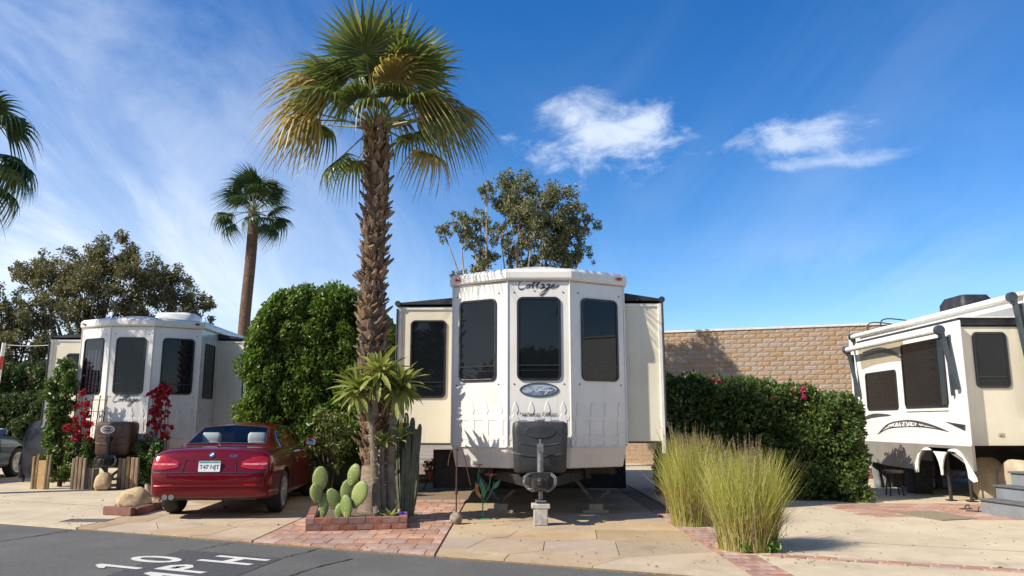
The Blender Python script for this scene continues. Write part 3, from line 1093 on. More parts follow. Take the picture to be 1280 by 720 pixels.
    for (zz, ww, dd, yy) in ((.68, .70, .36, 0), (.72, .735, .40, 0), (.95, .755, .42, 0), (1.22, .785, .44, 0), (1.31, .785, .44, 0), (1.36, .76, .41, 0), (1.385, .68, .33, 0)):
        s.append([(p[0], -d - .32 + yy + p[1], zz) for p in rrect(0, 0, ww, dd, .09, 4)])
    b.loft(s); pc = b.build('gas_bottle_cover', cfg['cover'], t, smooth='auto')
    b = MB(); yf = -d - .32 - .222
    for (zc, sag, hw) in ((1.05, .06, .37), (.90, .05, .365)):
        b.tube(smoothpath([(x * hw, yf + .012 + .05 * max(0, abs(x) - .8) * 5 * .9, zc + sag * x * x) for x in np.linspace(-1, 1, 9)], 3), .012, 6)
    b.build('moulded_ridge', cfg['cover'], pc, smooth='auto')
    b = MB(); b.prism(ellipse(0, 1.24, .22, .09, 28), 0, .012, frame((0, yf + .006, 0), (1, 0, 0), (0, 0, 1))); b.build('moulded_crown', cfg['cover'], pc, bevel=.006)
    if cfg.get('badge'):
        FB = frame((-.10, yf - .012, 1.22), (1, 0, 0), (0, 0, 1))
        b = MB(); b.ring(ellipse(0, 0, .145, .085), ellipse(0, 0, .125, .067), 0, .006, FB); b.ring(ellipse(0, 0, .105, .052), ellipse(0, 0, .098, .046), 0, .006, FB)
        b.build('badge', WHITE2, pc)
        text_obj('PRIVATE', .052, FB @ Matrix.Translation((0, 0, .002)), WHITE2, pc)
    # tongue jack on blocks
    jy = -1.17
    b = MB(); b.tube([(0, jy, .34), (0, jy, .62)], .032, 12); b.tube([(0, jy, .60), (0, jy, .98)], .045, 12); b.box((0, jy, 1.03), (.09, .12, .10)); b.box((0, jy, .315), (.15, .15, .02))
    b.build('jack_post', GREYMET if not cfg.get('badge') else DARKMET, t, smooth='auto')
    b = MB(); b.box((0, jy - .02, .62), (.26, .06, .16)); b.box((0, jy - .03, .50), (.17, .1, .10)); b.build('jack_housing', DARKMET, t, bevel=.01)
    b = MB(); b.tube([(0, jy - .02, 1.08), (.0, jy - .02, 1.14)], .012, 6); b.build('crank', GREYMET, t)
    # safety chain looping off the coupler
    b = MB(); path = smoothpath([(-.14, jy - .04, .68), (-.22, jy - .06, .62), (-.2, jy - .07, .52), (-.10, jy - .09, .46), (0, jy - .1, .50), (.10, jy - .09, .46), (.19, jy - .07, .53), (.2, jy - .06, .62), (.15, jy - .04, .67)], 4)
    for i in range(len(path) - 1):
        a, c = path[i], path[i + 1]; m_ = (a + c) / 2; tt = (c - a).normalized()
        q_ = tt.to_track_quat('Z', 'Y').to_matrix().to_4x4(); q_.translation = m_
        ring_ = [(.017 * math.cos(k * math.pi / 5), 0, .034 * math.sin(k * math.pi / 5)) for k in range(11)]
        b.tube([q_ @ (Matrix.Rotation(math.pi / 2 * (i % 2), 3, 'Z') @ Vector(p)) for p in ring_], .0065, 5, caps=False)
    b.build('safety_chain', GREYMET, t)
    # scissor stabilisers
    for (sx, x) in cfg['jacks']:
        b = MB(); b.bar((x - .34, .35, .56), (x + .0, .35, .17), .05, .05, (0, 1, 0)); b.bar((x + .24, .35, .33), (x + .04, .35, .17), .05, .05, (0, 1, 0)); b.bar((x - .30, .34, .60), (x - .20, .34, .70), .07, .06, (0, 1, 0))
        b.build('stabiliser', mat('dull dark steel', (.12, .12, .125), (.07, .07, .07), 12, .5, .05, 60, metal=.5), t)
    return t, FC, FL, FR, d


PLASG = mat('charcoal moulded plastic', (.026, .029, .031), (.038, .041, .043), 6, .42, .08, 120)
PLASB = mat('brown moulded plastic', (.085, .040, .022), (.06, .03, .018), 5, .5, .08, 90)
OVALC = mat('blue grey emblem print', (.11, .14, .19), (.34, .38, .46), 5, .3, lo=.42, hi=.6, stretch=(1, 1, 3))
SILV = mat('pale emblem lettering', (.62, .66, .70), None, 5, .4)

C0 = P(674, 586, 12.0)
main, FC, FL, FR, dd = bay_trailer('park_trailer', 'white bay-fronted trailer with charcoal gas cover and oval blue emblem', (C0.x, 12.0, .03), R(-1.2),
    dict(ac=(.05, 2.4, .95, .9, .17), slides=((-1, 1.02, 1.15, 4.6, (-.02, 2.44, .62, 1.33)), (1, .56, .10, 5.0, None, 1.08, 3.22)), cover=PLASG, jacks=((-1, -.62), (1, .85))))
script_word(FC @ Matrix.Translation((0, 3.41, .004)), .58, INK, main)
text_obj('by', .04, FC @ Matrix.Translation((-.06, 3.335, .002)), GREYMET, main, shear=.3)
b = MB(); b.ring(ellipse(0, 1.845, .29, .105), ellipse(0, 1.845, .265, .085), 0, .012, FC); em = b.build('oval_emblem', mat('dark emblem rim', (.05, .08, .10), None, 5, .3), main)
b = MB(); b.prism(ellipse(0, 1.845, .27, .09), 0, .007, FC); b.build('emblem_print', OVALC, em)
script_word(FC @ Matrix.Translation((.07, 1.84, .009)), .24, SILV, em, .02)
text_obj('Hathaway Edition', .078, FC @ Matrix.Translation((-.02, 1.49, .017)), INK, main, shear=.28)
b = MB(); b.box((0, 1.425, .018), (.12, .035, .003), FC); b.build('notice_sticker', mat('faded sticker', (.62, .42, .42), (.7, .62, .6), 40, .5), main)

GLASSF = glassy('tinted see-through pane', (.62, .64, .68))
CL_ = P(170, 560, 17.5)
left, FC2, FL2, FR2, _ = bay_trailer('park_trailer', 'white bay-fronted trailer with brown gas cover and bougainvillea at its corners', (CL_.x - .12, 17.6, .03), R(2.5),
    dict(ac=(.42, 1.0, .95, .8, .26), slides=((-1, 1.15, .95, 4.4, (.05, 2.55, .55, .9)), (1, .62, 1.15, 4.6, None)), cover=PLASB, badge=True, pane=GLASSF, jacks=((-1, -.62), (1, .85))))
script_word(FC2 @ Matrix.Translation((0, 1.86, .004)), .56, INK, left)
b = MB(); b.prism([(-.16, 1.93), (.24, 1.93), (.25, 1.97), (.22, 2.0), (.1, 1.985), (.03, 2.02), (-.02, 1.985), (-.14, 1.98)], 0, .004, FC2); b.build('landscape_print', mat('blue print', (.10, .19, .28), (.25, .32, .25), 9, .4), left)
window(left, frame((2.69 / 2, 0, 0), (0, 1, 0), (0, 0, 1)), .62, 2.55, .66, 1.28, .08, None)
# the striped flag hung inside the left bay window: a dark plate standing in for the unlit room, the cloth, then the see-through pane
rc = MB(); rc.prism(rrect(-.03, 2.61, .62, 1.2, .05), .0, .002, FL2); rc.build('unlit_room_plate', mat('unlit room black', (.008, .008, .008), None, 4, .8), left)
STR_R = mat('red stripe', (.30, .018, .022), (.22, .012, .016), 8, .8); STR_W = mat('white stripe', (.55, .53, .50), None, 8, .8)
fl = MB(); nsx = 8
for k in range(nsx):
    fl.cur = k % 2
    x0 = -.27 + .48 * k / nsx; x1 = -.27 + .48 * (k + 1) / nsx
    fl.add([(x0 - .03, 2.03, .004), (x1 - .03, 2.03, .004), (x1, 2.98, .004), (x0, 2.98, .004)], [(0, 1, 2, 3)], FL2)
fl.build('hanging_flag', [STR_R, STR_W], left, fixn=False)

# blocks under the tongue jacks and stabilisers -----------------------------
for (tr, lab, lab2) in ((main, 'pale concrete block pier under the charcoal-covered trailer tongue', None), (left, 'concrete block pier under the brown-covered trailer tongue', None)):
    M_ = ROOTM[tr.name]
    p = M_ @ Vector((0, -1.17, 0))
    o = thing('block_pier', lab, 'block', (p.x, p.y, .028), ROOTM[tr.name].to_euler().z + R(2))
    b = MB(); b.box((0, 0, .11), (.19, .19, .215)); b.build('block', CONC, o, bevel=.012)
    b = MB(); b.box((0, 0, .2525), (.25, .2, .065)); b.build('cap_block', CONC, o, bevel=.01)
for (x, lab) in ((-.60, 'stacked wooden pads under the left scissor stabiliser of the trailer with the charcoal gas cover'), (.87, 'stacked wooden pads under the right scissor stabiliser of the trailer with the charcoal gas cover')):
    p = ROOTM[main.name] @ Vector((x, .35, 0))
    o = thing('wooden_pad', lab, 'wood block', (p.x, p.y, .028), R(-4))
    b = MB(); b.box((0, 0, .02), (.40, .24, .04)); b.build('bottom_board', WOODL, o, bevel=.004)
    b = MB(); b.box((.01, 0, .085), (.21, .2, .09)); b.build('top_block', WOODL, o, bevel=.005)

# ------------------------------------------------------------------ right-hand fifth wheel
XS = 7.65
Y1, Y2 = PX(1206, 500, XS).y, PX(1078, 500, XS).y
fw_ = thing('travel_trailer', 'white and cream trailer with twin wheel arches, swoosh graphics and awnings', 'trailer', (9.6, 14.0, .03))
SGREY = mat('warm grey lower panel', (.235, .215, .185), (.20, .185, .16), 2, .35)
SWOOSH = mat('charcoal swoosh vinyl', (.035, .034, .034), (.06, .058, .055), 8, .35)
TANP = mat('tan graphic', (.40, .34, .22), (.36, .30, .20), 2, .35)
FS = frame((XS, 0, 0), (0, -1, 0), (0, 0, 1))      # outer face of the slide, x = -Y


def S(px, py):
    p = PX(px, py, XS); return (-p.y, p.z)


zbt = 1.03
b = MB(); b.box((9.95, 13.6, 2.35), (2.3, 13.0, 2.55)); b.build('body', WHITE2, fw_, bevel=.05, world=True)
b = MB(); b.box((9.95, 13.6, .98), (2.2, 12.8, .2)); b.build('chassis', DARKMET, fw_, world=True)
b = MB(); b.box((10.0, 13.6, .66), (1.9, 12.4, .44)); b.build('under_shade_box', DARKMET, fw_, world=True)  # dark box added so the open space below reads as shade
sec = [[(x, yy, 3.62 + .07 * (1 - ((x - 9.95) / 1.15) ** 2)) for x in np.linspace(8.8, 11.1, 9)] for yy in (7.1, 20.1)]
b = MB(); b.loft([q_ + [(11.1, q_[0][1], 3.55), (8.8, q_[0][1], 3.55)] for q_ in sec]); b.build('roof', WHITE2, fw_, world=True)
# slide room: shell, white outer face with flange, cream end wall
zst = 3.05
b = MB(); b.box(((XS + 8.82) / 2, (Y1 + Y2) / 2 + .05, (zbt + zst) / 2 - .02), (8.82 - XS, Y2 - Y1 - .06, zst - zbt)); sl = b.build('slide_room', CREAM, fw_, bevel=.01, world=True)
b = MB(); b.box((XS - .012, (Y1 + Y2) / 2, (zbt + zst) / 2 + .02), (.03, Y2 - Y1 + .2, zst - zbt + .10)); b.build('outer_face', WHITE2, sl, bevel=.01, world=True)
# tan panel along the top of the outer face
b = MB(); arc = [S(1079, 462), S(1090, 457), S(1110, 451), S(1134, 448), S(1150, 430), S(1196, 408), S(1196, 405)]
top = [(-Y2, zst + .03), (-Y1 - .02, zst + .03)]
b.prism([S(1079, 462), S(1095, 456), S(1115, 452), S(1131, 451), S(1131, 432), (-Y2 + 2.0, zst + .04), (-Y2, zst + .04)], .026, .030, FS); b.build('tan_graphic', TANP, sl, world=True)


def swoosh(pts, wd, m=SWOOSH, z=.033, name='swoosh'):
    b = MB(); pp = smoothpath([(*S(*p), z) for p in pts], 6)
    n = len(pp); b.ribbon(pp, [max(.004, wd * math.sin(math.pi * min(1, .04 + .96 * i / (n - 1))) ** .8) for i in range(n)], (0, 0, 1), FS)
    return b.build(name, m, sl, world=True, fixn=False)


swoosh([(1080, 441), (1100, 437), (1118, 441), (1131, 449)], .10)
swoosh([(1080, 446), (1092, 442), (1108, 440)], .035)
swoosh([(1076, 527), (1088, 521), (1100, 519), (1116, 519)], .085)
swoosh([(1099, 543), (1112, 531), (1132, 527), (1150, 528), (1170, 533), (1189, 540)], .06)
swoosh([(1099, 543), (1112, 535.5), (1132, 533), (1150, 533), (1170, 535.5), (1189, 540)], .03, z=.0335)
swoosh([(1112, 532.5), (1125, 530.5), (1140, 530), (1158, 531.5)], .09, mat('speckled swoosh print', (.05, .05, .05), (.7, .69, .66), 22, .4, lo=.45, hi=.52), .036)
b = MB(); q0 = S(1183, 527); q1 = S(1209, 531); q2 = S(1209, 539)
b.prism([q0, q2, q1], .026, .031, FS); b.build('swoosh', SWOOSH, sl, world=True)
# grey skirt and twin-arch fender on the slide
arches = [(S(1158, 590)[0], .31), (S(1190, 590)[0], .31)]
xl, xr = -Y2 - .0, -Y1 + .1
pts = [(xl, zbt), (xl + .02, .60), (xl + .9, .54)]
fend_x0 = S(1146, 580)[0]
pts += [(fend_x0, .52), (fend_x0 + .12, .74), (fend_x0 + .35, .90), (xr - .75, .90), (xr - .4, .78), (xr, .60), (xr, zbt)]
b = MB(); b.prism(pts, -.03, .024, FS); b.build('grey_skirt', SGREY, sl, world=True, bevel=.004)
# white fender: outline with two arch cut-outs
fx0, fx1 = fend_x0, xr + .06
L_ = fx1 - fx0
r_a = L_ * .205; c1 = fx0 + L_ * .27; c2 = fx0 + L_ * .70; zc = .50
up = [(fx0, .47), (fx0 + .05, .66), (fx0 + .17, .82), (fx0 + .34, .90), (fx0 + L_ * .5, .925), (fx0 + L_ * .72, .91), (fx1 - .26, .80), (fx1 - .12, .66), (fx1 + .02, .50), (fx1 + .04, .44), (fx1 - .05, .42)]
low = []
for c_, r_ in ((c2, r_a), (c1, r_a)):
    low += [(c_ + r_ * math.cos(a), zc - .02 + r_ * 1.18 * math.sin(a)) for a in np.linspace(.0, math.pi, 13)]
b = MB(); b.prism(up + low, .026, .06, FS); b.build('twin_arch_fender', WHITE2, sl, world=True, bevel=.008)
# windows
s0 = S(1083, 466); s1 = S(1126, 513)
window(sl, ROOTM[fw_.name].inverted() @ FS @ Matrix.Translation((0, 0, .022)), (s0[0] + s1[0]) / 2, (S(1083, 466)[1] + s1[1]) / 2, s1[0] - s0[0], S(1105, 464)[1] - S(1105, 513)[1], .08, None)
s0 = S(1134, 510); s1 = S(1189, 509); tz = S(1160, 425)[1]; bz = S(1160, 509)[1]
window(sl, ROOTM[fw_.name].inverted() @ FS @ Matrix.Translation((0, 0, .022)), (s0[0] + s1[0]) / 2, (tz + bz) / 2, s1[0] - s0[0], tz - bz, .08, .0001)
ye = Y1 + .08
e0 = P(1214, 415, ye); e1 = P(1264, 485, ye)
FE = frame((0, ye, 0), (1, 0, 0), (0, 0, 1))
window(sl, ROOTM[fw_.name].inverted() @ FE, (e0.x + e1.x) / 2, (e0.z + e1.z) / 2, e1.x - e0.x, e0.z - e1.z, .08, .2)
b = MB(); c = P(1251, 543, ye); b.box((c.x, ye - .008, c.z), (.09, .016, .055)); b.box((c.x - .02, ye - .016, c.z - .005), (.03, .016, .03)); b.build('outlet_cover', TANP, sl, world=True, bevel=.004)
b = MB(); b.box(((XS + 8.8) / 2, (Y1 + Y2) / 2 + .02, zst + .06), (8.8 - XS, Y2 - Y1 - .04, .12)); b.build('slide_topper', VINYLBLK, sl, world=True, bevel=.02)
b = MB(); b.box(((XS + 8.8) / 2, (Y1 + Y2) / 2, zst + .135), (8.75 - XS, Y2 - Y1 + .02, .02)); b.build('topper_edge', TRIMW, sl, world=True)


def awning(X, ya, yb, z, zarm, out, nm):
    aw = MB(); aw.tube([(X - out, ya, z), (X - out, yb, z)], .058, 14)
    o = aw.build('awning_roller', TRIMW, fw_, world=True, smooth='auto')
    for yy in (ya, yb):
        h_ = MB(); h_.tube([(X - out, yy - .05, z), (X - out, yy + .05, z)], .085, 14); h_.box((X - out + .03, yy, z - .06), (.10, .07, .14)); h_.build('end_cap', SLATE, o, world=True, bevel=.01)
        a_ = MB(); a_.bar((X - out + .04, yy, z - .06), (X - .05, yy - .12, zarm), .09, .055, (1, 0, 0)); a_.bar((X - .035, yy + .10, z - .1), (X - .035, yy + .06, zarm - .1), .05, .05, (1, 0, 0)); a_.build('awning_arm', SLATE, o, world=True, bevel=.006)
    return o


SLATE = mat('slate blue grey arm', (.030, .042, .050), (.045, .058, .066), 5, .4)
ya = PX(1176, 413, XS - .20).y; yb = PX(1060, 440, XS - .20).y
awning(XS - .03, ya, yb, 2.98, 1.95, .20, 'window awning')
# main awning on the body wall
a1 = PX(1262, 370, 8.55); a2 = PX(1064, 430, 8.55)
o = awning(8.80, a1.y, a2.y, 3.52, 1.55, .22, 'main awning')
b = MB(); b.box((8.76, (a1.y + a2.y) / 2, 3.58), (.10, a2.y - a1.y, .06)); b.build('awning_rail', TRIMW, o, world=True)
# roof items
b = MB(); s = []
rc_ = P(1214, 383, 15.2)
for (k, zz) in ((1, 3.68), (1.0, 3.80), (.8, 3.93), (.6, 3.94)): s.append([(9.3 + p[0] * k, 15.6 + p[1] * k, zz) for p in rrect(0, 0, .66, .9, .1, 3)])
b.loft(s); b.build('roof_air_conditioner', VINYLBLK, fw_, world=True, smooth='auto')
b = MB()
for yy in (18.4, 19.1):
    b.tube(smoothpath([(8.9, yy, 3.6), (8.88, yy, 3.78), (9.05, yy, 3.86), (9.5, yy, 3.82)], 4), .016, 6)
b.build('ladder_rail', DARKMET, fw_, world=True, each=True)
# wheels under fabric covers, jacks, hand rail
COVER = mat('tan fabric wheel cover', (.42, .36, .25), (.34, .29, .20), 5, .9, .5, 9)
for wx in (1233, 1270):
    p = PX(wx, 604, 8.40)
    b = MB(); b.lathe([(.001, -.12), (.36, -.12), (.385, -.08), (.39, .08), (.365, .12), (.2, .13), (.001, .125)], 28, Matrix.Translation((8.45, p.y, .40)) @ Matrix.Rotation(-math.pi / 2, 4, 'Y'))
    for v in b.v:
        v += mnoise.noise_vector(v * 7) * .016
    b.build('covered_wheel', COVER, fw_, world=True, smooth=True)
b = MB()
for (px_, py_, X) in ((1190, 634, 7.8), (1216, 634, 8.05)):
    yy = PX(px_, py_, X).y
    b.tube([(X, yy, .045), (X, yy, .95)], .03, 10); b.box((X, yy, .04), (.14, .14, .016))
b.build('slide_support', DARKMET, fw_, world=True, each=True)
b = MB(); h0 = PX(1279, 540, 8.72); b.tube(smoothpath([(8.79, 13.05, 1.15), (8.66, 13.06, 1.18), (8.64, 13.08, 1.5), (8.66, 13.06, 1.7), (8.79, 13.05, 1.74)], 5), .016, 8)
b.build('grab_handle', DARKMET, fw_, world=True, smooth='auto')
# landing gear at the far end
b = MB()
for xx in (8.95, 10.9): b.box((xx, 16.6, .55), (.1, .1, 1.0)); b.box((xx, 16.6, .04), (.25, .25, .03))
b.build('landing_leg', DARKMET, fw_, world=True, each=True)
# grey fabric hanging under the far end
SKT = mat('grey fabric', (.20, .21, .215), (.14, .145, .15), 3, .85, .4, 12)
tarp = MB(); q0 = PX(1077, 600, 7.9); vs = []; fs = []
for j in range(10):
    for i in range(22):
        u = i / 21
        vs.append((7.75 + 1.0 * u + .03 * math.sin(i * 1.3), 17.15 + .07 * math.sin(i * 1.9 + j * .15) * (j / 9) - .28 * (j / 9) * (1 - u), 1.0 - .965 * j / 9))
for j in range(9):
    for i in range(21): fs.append((j * 22 + i, j * 22 + i + 1, (j + 1) * 22 + i + 1, (j + 1) * 22 + i))
tarp.add(vs, fs); to = tarp.build('fabric_skirt', SKT, fw_, world=True, smooth=True, fixn=False)
sm = to.modifiers.new('thick', 'SOLIDIFY'); sm.thickness = .006

# ================================================================== CARS
def car(name, label, loc, rz, paint, detail=True):
    t = thing(name, label, 'car', loc, rz)
    st = [  # y, half width, bottom, shoulder z, deck z
        (0.00, .60, .40, .60, .62), (0.025, .76, .31, .685, .70), (0.075, .83, .28, .80, .83), (0.12, .855, .27, .885, .945), (0.20, .87, .25, .925, .995),
        (0.45, .885, .23, .945, 1.015), (0.95, .90, .21, .95, 1.025), (1.45, .895, .20, .945, 1.0), (2.2, .89, .19, .93, .98), (3.0, .885, .19, .915, .975),
        (3.7, .885, .20, .865, .925), (4.2, .83, .21, .76, .81), (4.48, .70, .24, .63, .67), (4.58, .50, .32, .54, .56)]

    def sec(y, hw, zb, zs, zd):
        h = zs - zb
        pr = [(hw * .78, zb), (hw * .95, zb + .035), (hw * .985, zb + .12 * h / .7), (hw * .972, zb + .33 * h), (hw, zb + .62 * h), (hw * .985, zs - .10 * h), (hw * .93, zs - .005), (hw * .80, zd - .012), (hw * .42, zd), (0.0, zd + .006)]
        rt = [(x, y, z) for x, z in pr]
        return rt + [(-x, y, z) for x, y, z in rt[-2::-1]]
    b = MB(); b.loft([sec(*q) for q in st])
    me = b.mesh('body', [paint, RUBBER])
    tmp = bpy.data.objects.new('tmp_body', me); col.objects.link(tmp)
    bm = bmesh.new(); bm.from_mesh(me); bmesh.ops.recalc_face_normals(bm, faces=bm.faces); bm.to_mesh(me); bm.free()
    sb = tmp.modifiers.new('s', 'SUBSURF'); sb.levels = 2; sb.render_levels = 2
    cut = MB()
    WY, WZ = (.98, 3.74), .325
    for yy in WY:
        for sx in (-1, 1):
            cut.cur = 1
            cut.lathe([(.365, -.16), (.365, .3)], 40, Matrix.Translation((sx * .82, yy, WZ)) @ Matrix.Rotation(sx * math.pi / 2, 4, 'Y'))
    cme = cut.mesh('cut', [paint, RUBBER])
    bm = bmesh.new(); bm.from_mesh(cme); bmesh.ops.recalc_face_normals(bm, faces=bm.faces); bm.to_mesh(cme); bm.free()
    cto = bpy.data.objects.new('tmp_cut', cme); col.objects.link(cto)
    bo = tmp.modifiers.new('b', 'BOOLEAN'); bo.operation = 'DIFFERENCE'; bo.object = cto; bo.solver = 'EXACT'
    dg_ = bpy.context.evaluated_depsgraph_get()
    nme = bpy.data.meshes.new_from_object(tmp.evaluated_get(dg_))
    bpy.data.objects.remove(tmp); bpy.data.objects.remove(cto)
    body = link('body', nme, t, smooth='auto')
    # cabin shell: rows along the length; faces inside glass rows are left to the panes
    rows = [(.66, .76, .985, .66, .995, 1.0), (.80, .765, .98, .635, 1.03, 1.05), (1.34, .765, .965, .545, 1.275, 1.315), (1.45, .765, .965, .55, 1.305, 1.345), (2.0, .765, .955, .57, 1.325, 1.38), (2.5, .765, .945, .56, 1.305, 1.355), (2.63, .765, .94, .555, 1.28, 1.325), (3.2, .765, .925, .67, .985, 1.01), (3.34, .75, .915, .70, .94, .955)]

    def crow(y, bw, bz, rw, rz_, tz):
        f = [1.0, .93, .6, 0.0]
        up = [(rw * k, y, rz_ + (tz - rz_) * (1 - k ** 2)) for k in f]
        L = [(bw, y, bz - .03)] + up
        return L + [(-x, y_, z) for x, y_, z in L[-2::-1]]
    grid = [crow(*q) for q in rows]; n = len(grid[0])
    sh = MB(); vs = [p for q in grid for p in q]; fs = []; rg_ = []; wg = []
    for i in range(len(grid) - 1):
        for k in range(n - 1):
            f = (i * n + k, i * n + k + 1, (i + 1) * n + k + 1, (i + 1) * n + k)
            inside = 2 <= k < n - 3
            if i == 1 and inside: rg_.append(f)
            elif i == 6 and inside: wg.append(f)
            else: fs.append(f)
    sh.add(vs, fs); sh.build('roof', paint, t, smooth='auto')
    used = sorted({i for f in rg_ for i in f}); b = MB(); b.add([Vector(vs[i]) + Vector((0, -.004, .004)) for i in used], [tuple(used.index(i) for i in f) for f in rg_]); b.build('rear_window', CARGLASS, t, smooth=True)
    used = sorted({i for f in wg for i in f}); b = MB(); b.add([Vector(vs[i]) for i in used], [tuple(used.index(i) for i in f) for f in wg]); b.build('windscreen', CARGLASS, t, smooth=True)
    # dark surround of the rear window
    b = MB(); r0 = [Vector(p) for p in grid[1][2:n - 2]]; r1 = [Vector(p) for p in grid[2][2:n - 2]]
    b.tube([p + Vector((0, -.006, .006)) for p in r0], .012, 6); b.tube([p + Vector((0, -.006, .006)) for p in r1], .010, 6); b.tube([r0[0], r1[0]], .010, 6); b.tube([r0[-1], r1[-1]], .010, 6)
    b.build('window_seal', RUBBER, t, smooth='auto', each=True)

    def sidep(y, z, sx, e=.006):
        # point on the leaning side surface between belt and roof rail
        for i in range(len(rows) - 1):
            if rows[i][0] <= y <= rows[i + 1][0]:
                k = (y - rows[i][0]) / (rows[i + 1][0] - rows[i][0]); a = [rows[i][j] + (rows[i + 1][j] - rows[i][j]) * k for j in range(6)]
                break
        v = (z - (a[2] - .03)) / max(a[4] - (a[2] - .03), .02)
        return Vector((sx * (a[1] + (a[3] - a[1]) * v + e), y, z + e * .4))
    for sx in (-1, 1):
        outl = [(1.20, .985), (1.22, 1.06), (1.32, 1.16), (1.50, 1.245), (1.75, 1.29), (2.05, 1.305), (2.35, 1.29), (2.60, 1.235), (2.82, 1.13), (3.0, 1.02), (3.05, .965), (2.2, .972), (1.7, .98)]
        pts = [sidep(y, z, sx) for y, z in outl]
        b = MB(); b.add(pts, [tuple(range(len(pts)))]); sg = b.build('side_window', SIDEGLASS, t)
        b = MB(); b.tube(smoothpath([p + Vector((sx * .004, 0, 0)) for p in pts[:11]], 3), .011, 6); b.tube([pts[10], pts[11], pts[12], pts[0]], .009, 6); b.build('chrome_trim', CHROME, sg, smooth='auto')
        m = MB(); s_ = []
        for (k, yy) in ((.5, 2.86), (1, 2.88), (1.0, 2.95), (.7, 3.02), (.3, 3.05)): s_.append([(sx * (.93 + p[0] * k), yy, 1.02 + p[1] * k) for p in rrect(0, 0, .2, .135, .05, 3)])
        m.loft(s_); m.bar((sx * .80, 2.95, .965), (sx * .90, 2.95, .985), .05, .05); mo = m.build('door_mirror', paint, t, smooth='auto')
        b = MB(); b.prism(rrect(sx * .93, 1.02, .165, .105, .04, 3), 0, .006, Matrix(((1, 0, 0, 0), (0, 0, 1, 2.858), (0, 1, 0, 0), (0, 0, 0, 1)))); b.build('mirror_glass', CHROME, mo)
        # seams and handle on the flank
        hw = lambda y: np.interp(y, [q[0] for q in st], [q[1] for q in st])
        b = MB(); b.tube([(sx * (hw(1.5) * .985 + .002), 1.50, .90), (sx * (hw(1.5) + .001), 1.50, .66), (sx * (hw(1.5) * .985), 1.60, .30)], .005, 5); b.tube([(sx * (hw(2.95) * .985 + .002), 2.98, .88), (sx * hw(2.95), 2.98, .6), (sx * hw(2.9) * .985, 2.95, .30)], .005, 5)
        b.build('door_seam', RUBBER, t, each=True)
        b = MB(); b.tube(smoothpath([(sx * (hw(1.7) + .0), 1.60, .79), (sx * (hw(1.7) + .03), 1.64, .795), (sx * (hw(1.7) + .03), 1.80, .795), (sx * hw(1.7), 1.84, .79)], 4), .014, 8); b.build('door_handle', paint, t, smooth='auto')
        for yy in WY:
            wheel(t, Matrix.Translation((sx * .765, yy, WZ)) @ Matrix.Rotation(sx * math.pi / 2, 4, 'Y'), .325, .225, 5 if not detail else 7, split=True)
    # cabin inside: floor tub, seats with pale headrests
    b = MB(); b.box((0, 2.1, .90), (1.36, 2.4, .06)); b.build('cabin_floor', RUBBER, t)
    LEATH = mat('pale leather', (.80, .76, .66), (.74, .70, .60), 6, .5)
    for sx in (-.36, .36):
        for (yy, kk) in ((1.30, .9), (2.15, 1.0)):
            b = MB(); s_ = []
            for (zz, ww) in ((.90, .44), (1.0, .42), (1.06, .30)): s_.append([(sx + p[0], yy + p[1] + (zz - .9) * -.3, zz) for p in rrect(0, 0, ww * kk, .12, .05, 3)])
            b.loft(s_); se = b.build('seat', LEATH, t, smooth='auto')
            b = MB(); s_ = []
            for (zz, k) in ((1.05, .8), (1.07, 1), (1.18, 1), (1.21, .8)): s_.append([(sx + p[0] * k, yy - .05 + p[1] * k, zz) for p in rrect(0, 0, .30, .09, .04, 3)])
            b.loft(s_); b.build('headrest', LEATH, se, smooth='auto')
    if not detail:
        return t
    # ---- rear end details. rf(x,z): point on the rear face, y from the stations
    bvh_b = bmesh.new(); bvh_b.from_mesh(nme)
    from mathutils.bvhtree import BVHTree
    tree = BVHTree.FromBMesh(bvh_b)

    def rf(x, z, e=.004):
        h = tree.ray_cast(Vector((x, -1, z)), Vector((0, 1, 0)))[0]
        if h is None: h = tree.ray_cast(Vector((x * .97, -1, z - .01)), Vector((0, 1, 0)))[0] or Vector((x, .2, z))
        return Vector((x, h.y - e, z))

    def patch(outl, m, nm, parent=t, e=.004, nx=10, nz=5):
        """grid patch over outline given as left/right z ranges: list of (x, z0, z1)"""
        b = MB(); vs = []; fs = []
        for (x, z0, z1) in outl:
            for j in range(nz): vs.append(rf(x, z0 + (z1 - z0) * j / (nz - 1), e))
        for i in range(len(outl) - 1):
            for j in range(nz - 1): fs.append((i * nz + j, (i + 1) * nz + j, (i + 1) * nz + j + 1, i * nz + j + 1))
        b.add(vs, fs); return b.build(nm, m, parent, smooth=True)
    for sx in (-1, 1):
        patch([(sx * x, a_, c_) for x, a_, c_ in ((.44, .735, .80), (.50, .72, .835), (.58, .705, .865), (.66, .70, .885), (.74, .70, .88), (.80, .705, .865), (.82, .72, .84))], REDLENS, 'tail_light', e=.010)
        patch([(sx * x, a_, c_) for x, a_, c_ in ((.47, .765, .785), (.60, .76, .785), (.72, .76, .79), (.80, .765, .79))], mat('clear lens strip', (.62, .25, .24), (.5, .12, .12), 20, .15), 'light_strip', e=.014, nz=3)
        patch([(sx * x, a_, c_) for x, a_, c_ in ((.50, .475, .495), (.66, .475, .495))], REDLENS, 'reflector', e=.008, nz=2)
    DKR = mat('shadow gap', (.02, .004, .005), None, 5, .5)
    patch([(x, .66, .835) for x in np.linspace(-.335, .335, 9)], paint, 'plate_recess', e=.002)
    b = MB(); b.tube([rf(x, z, .005) for x, z in ((-.38, .665), (-.35, .84), (.35, .84), (.38, .665))], .006, 5); b.build('lid_crease', DKR, t)
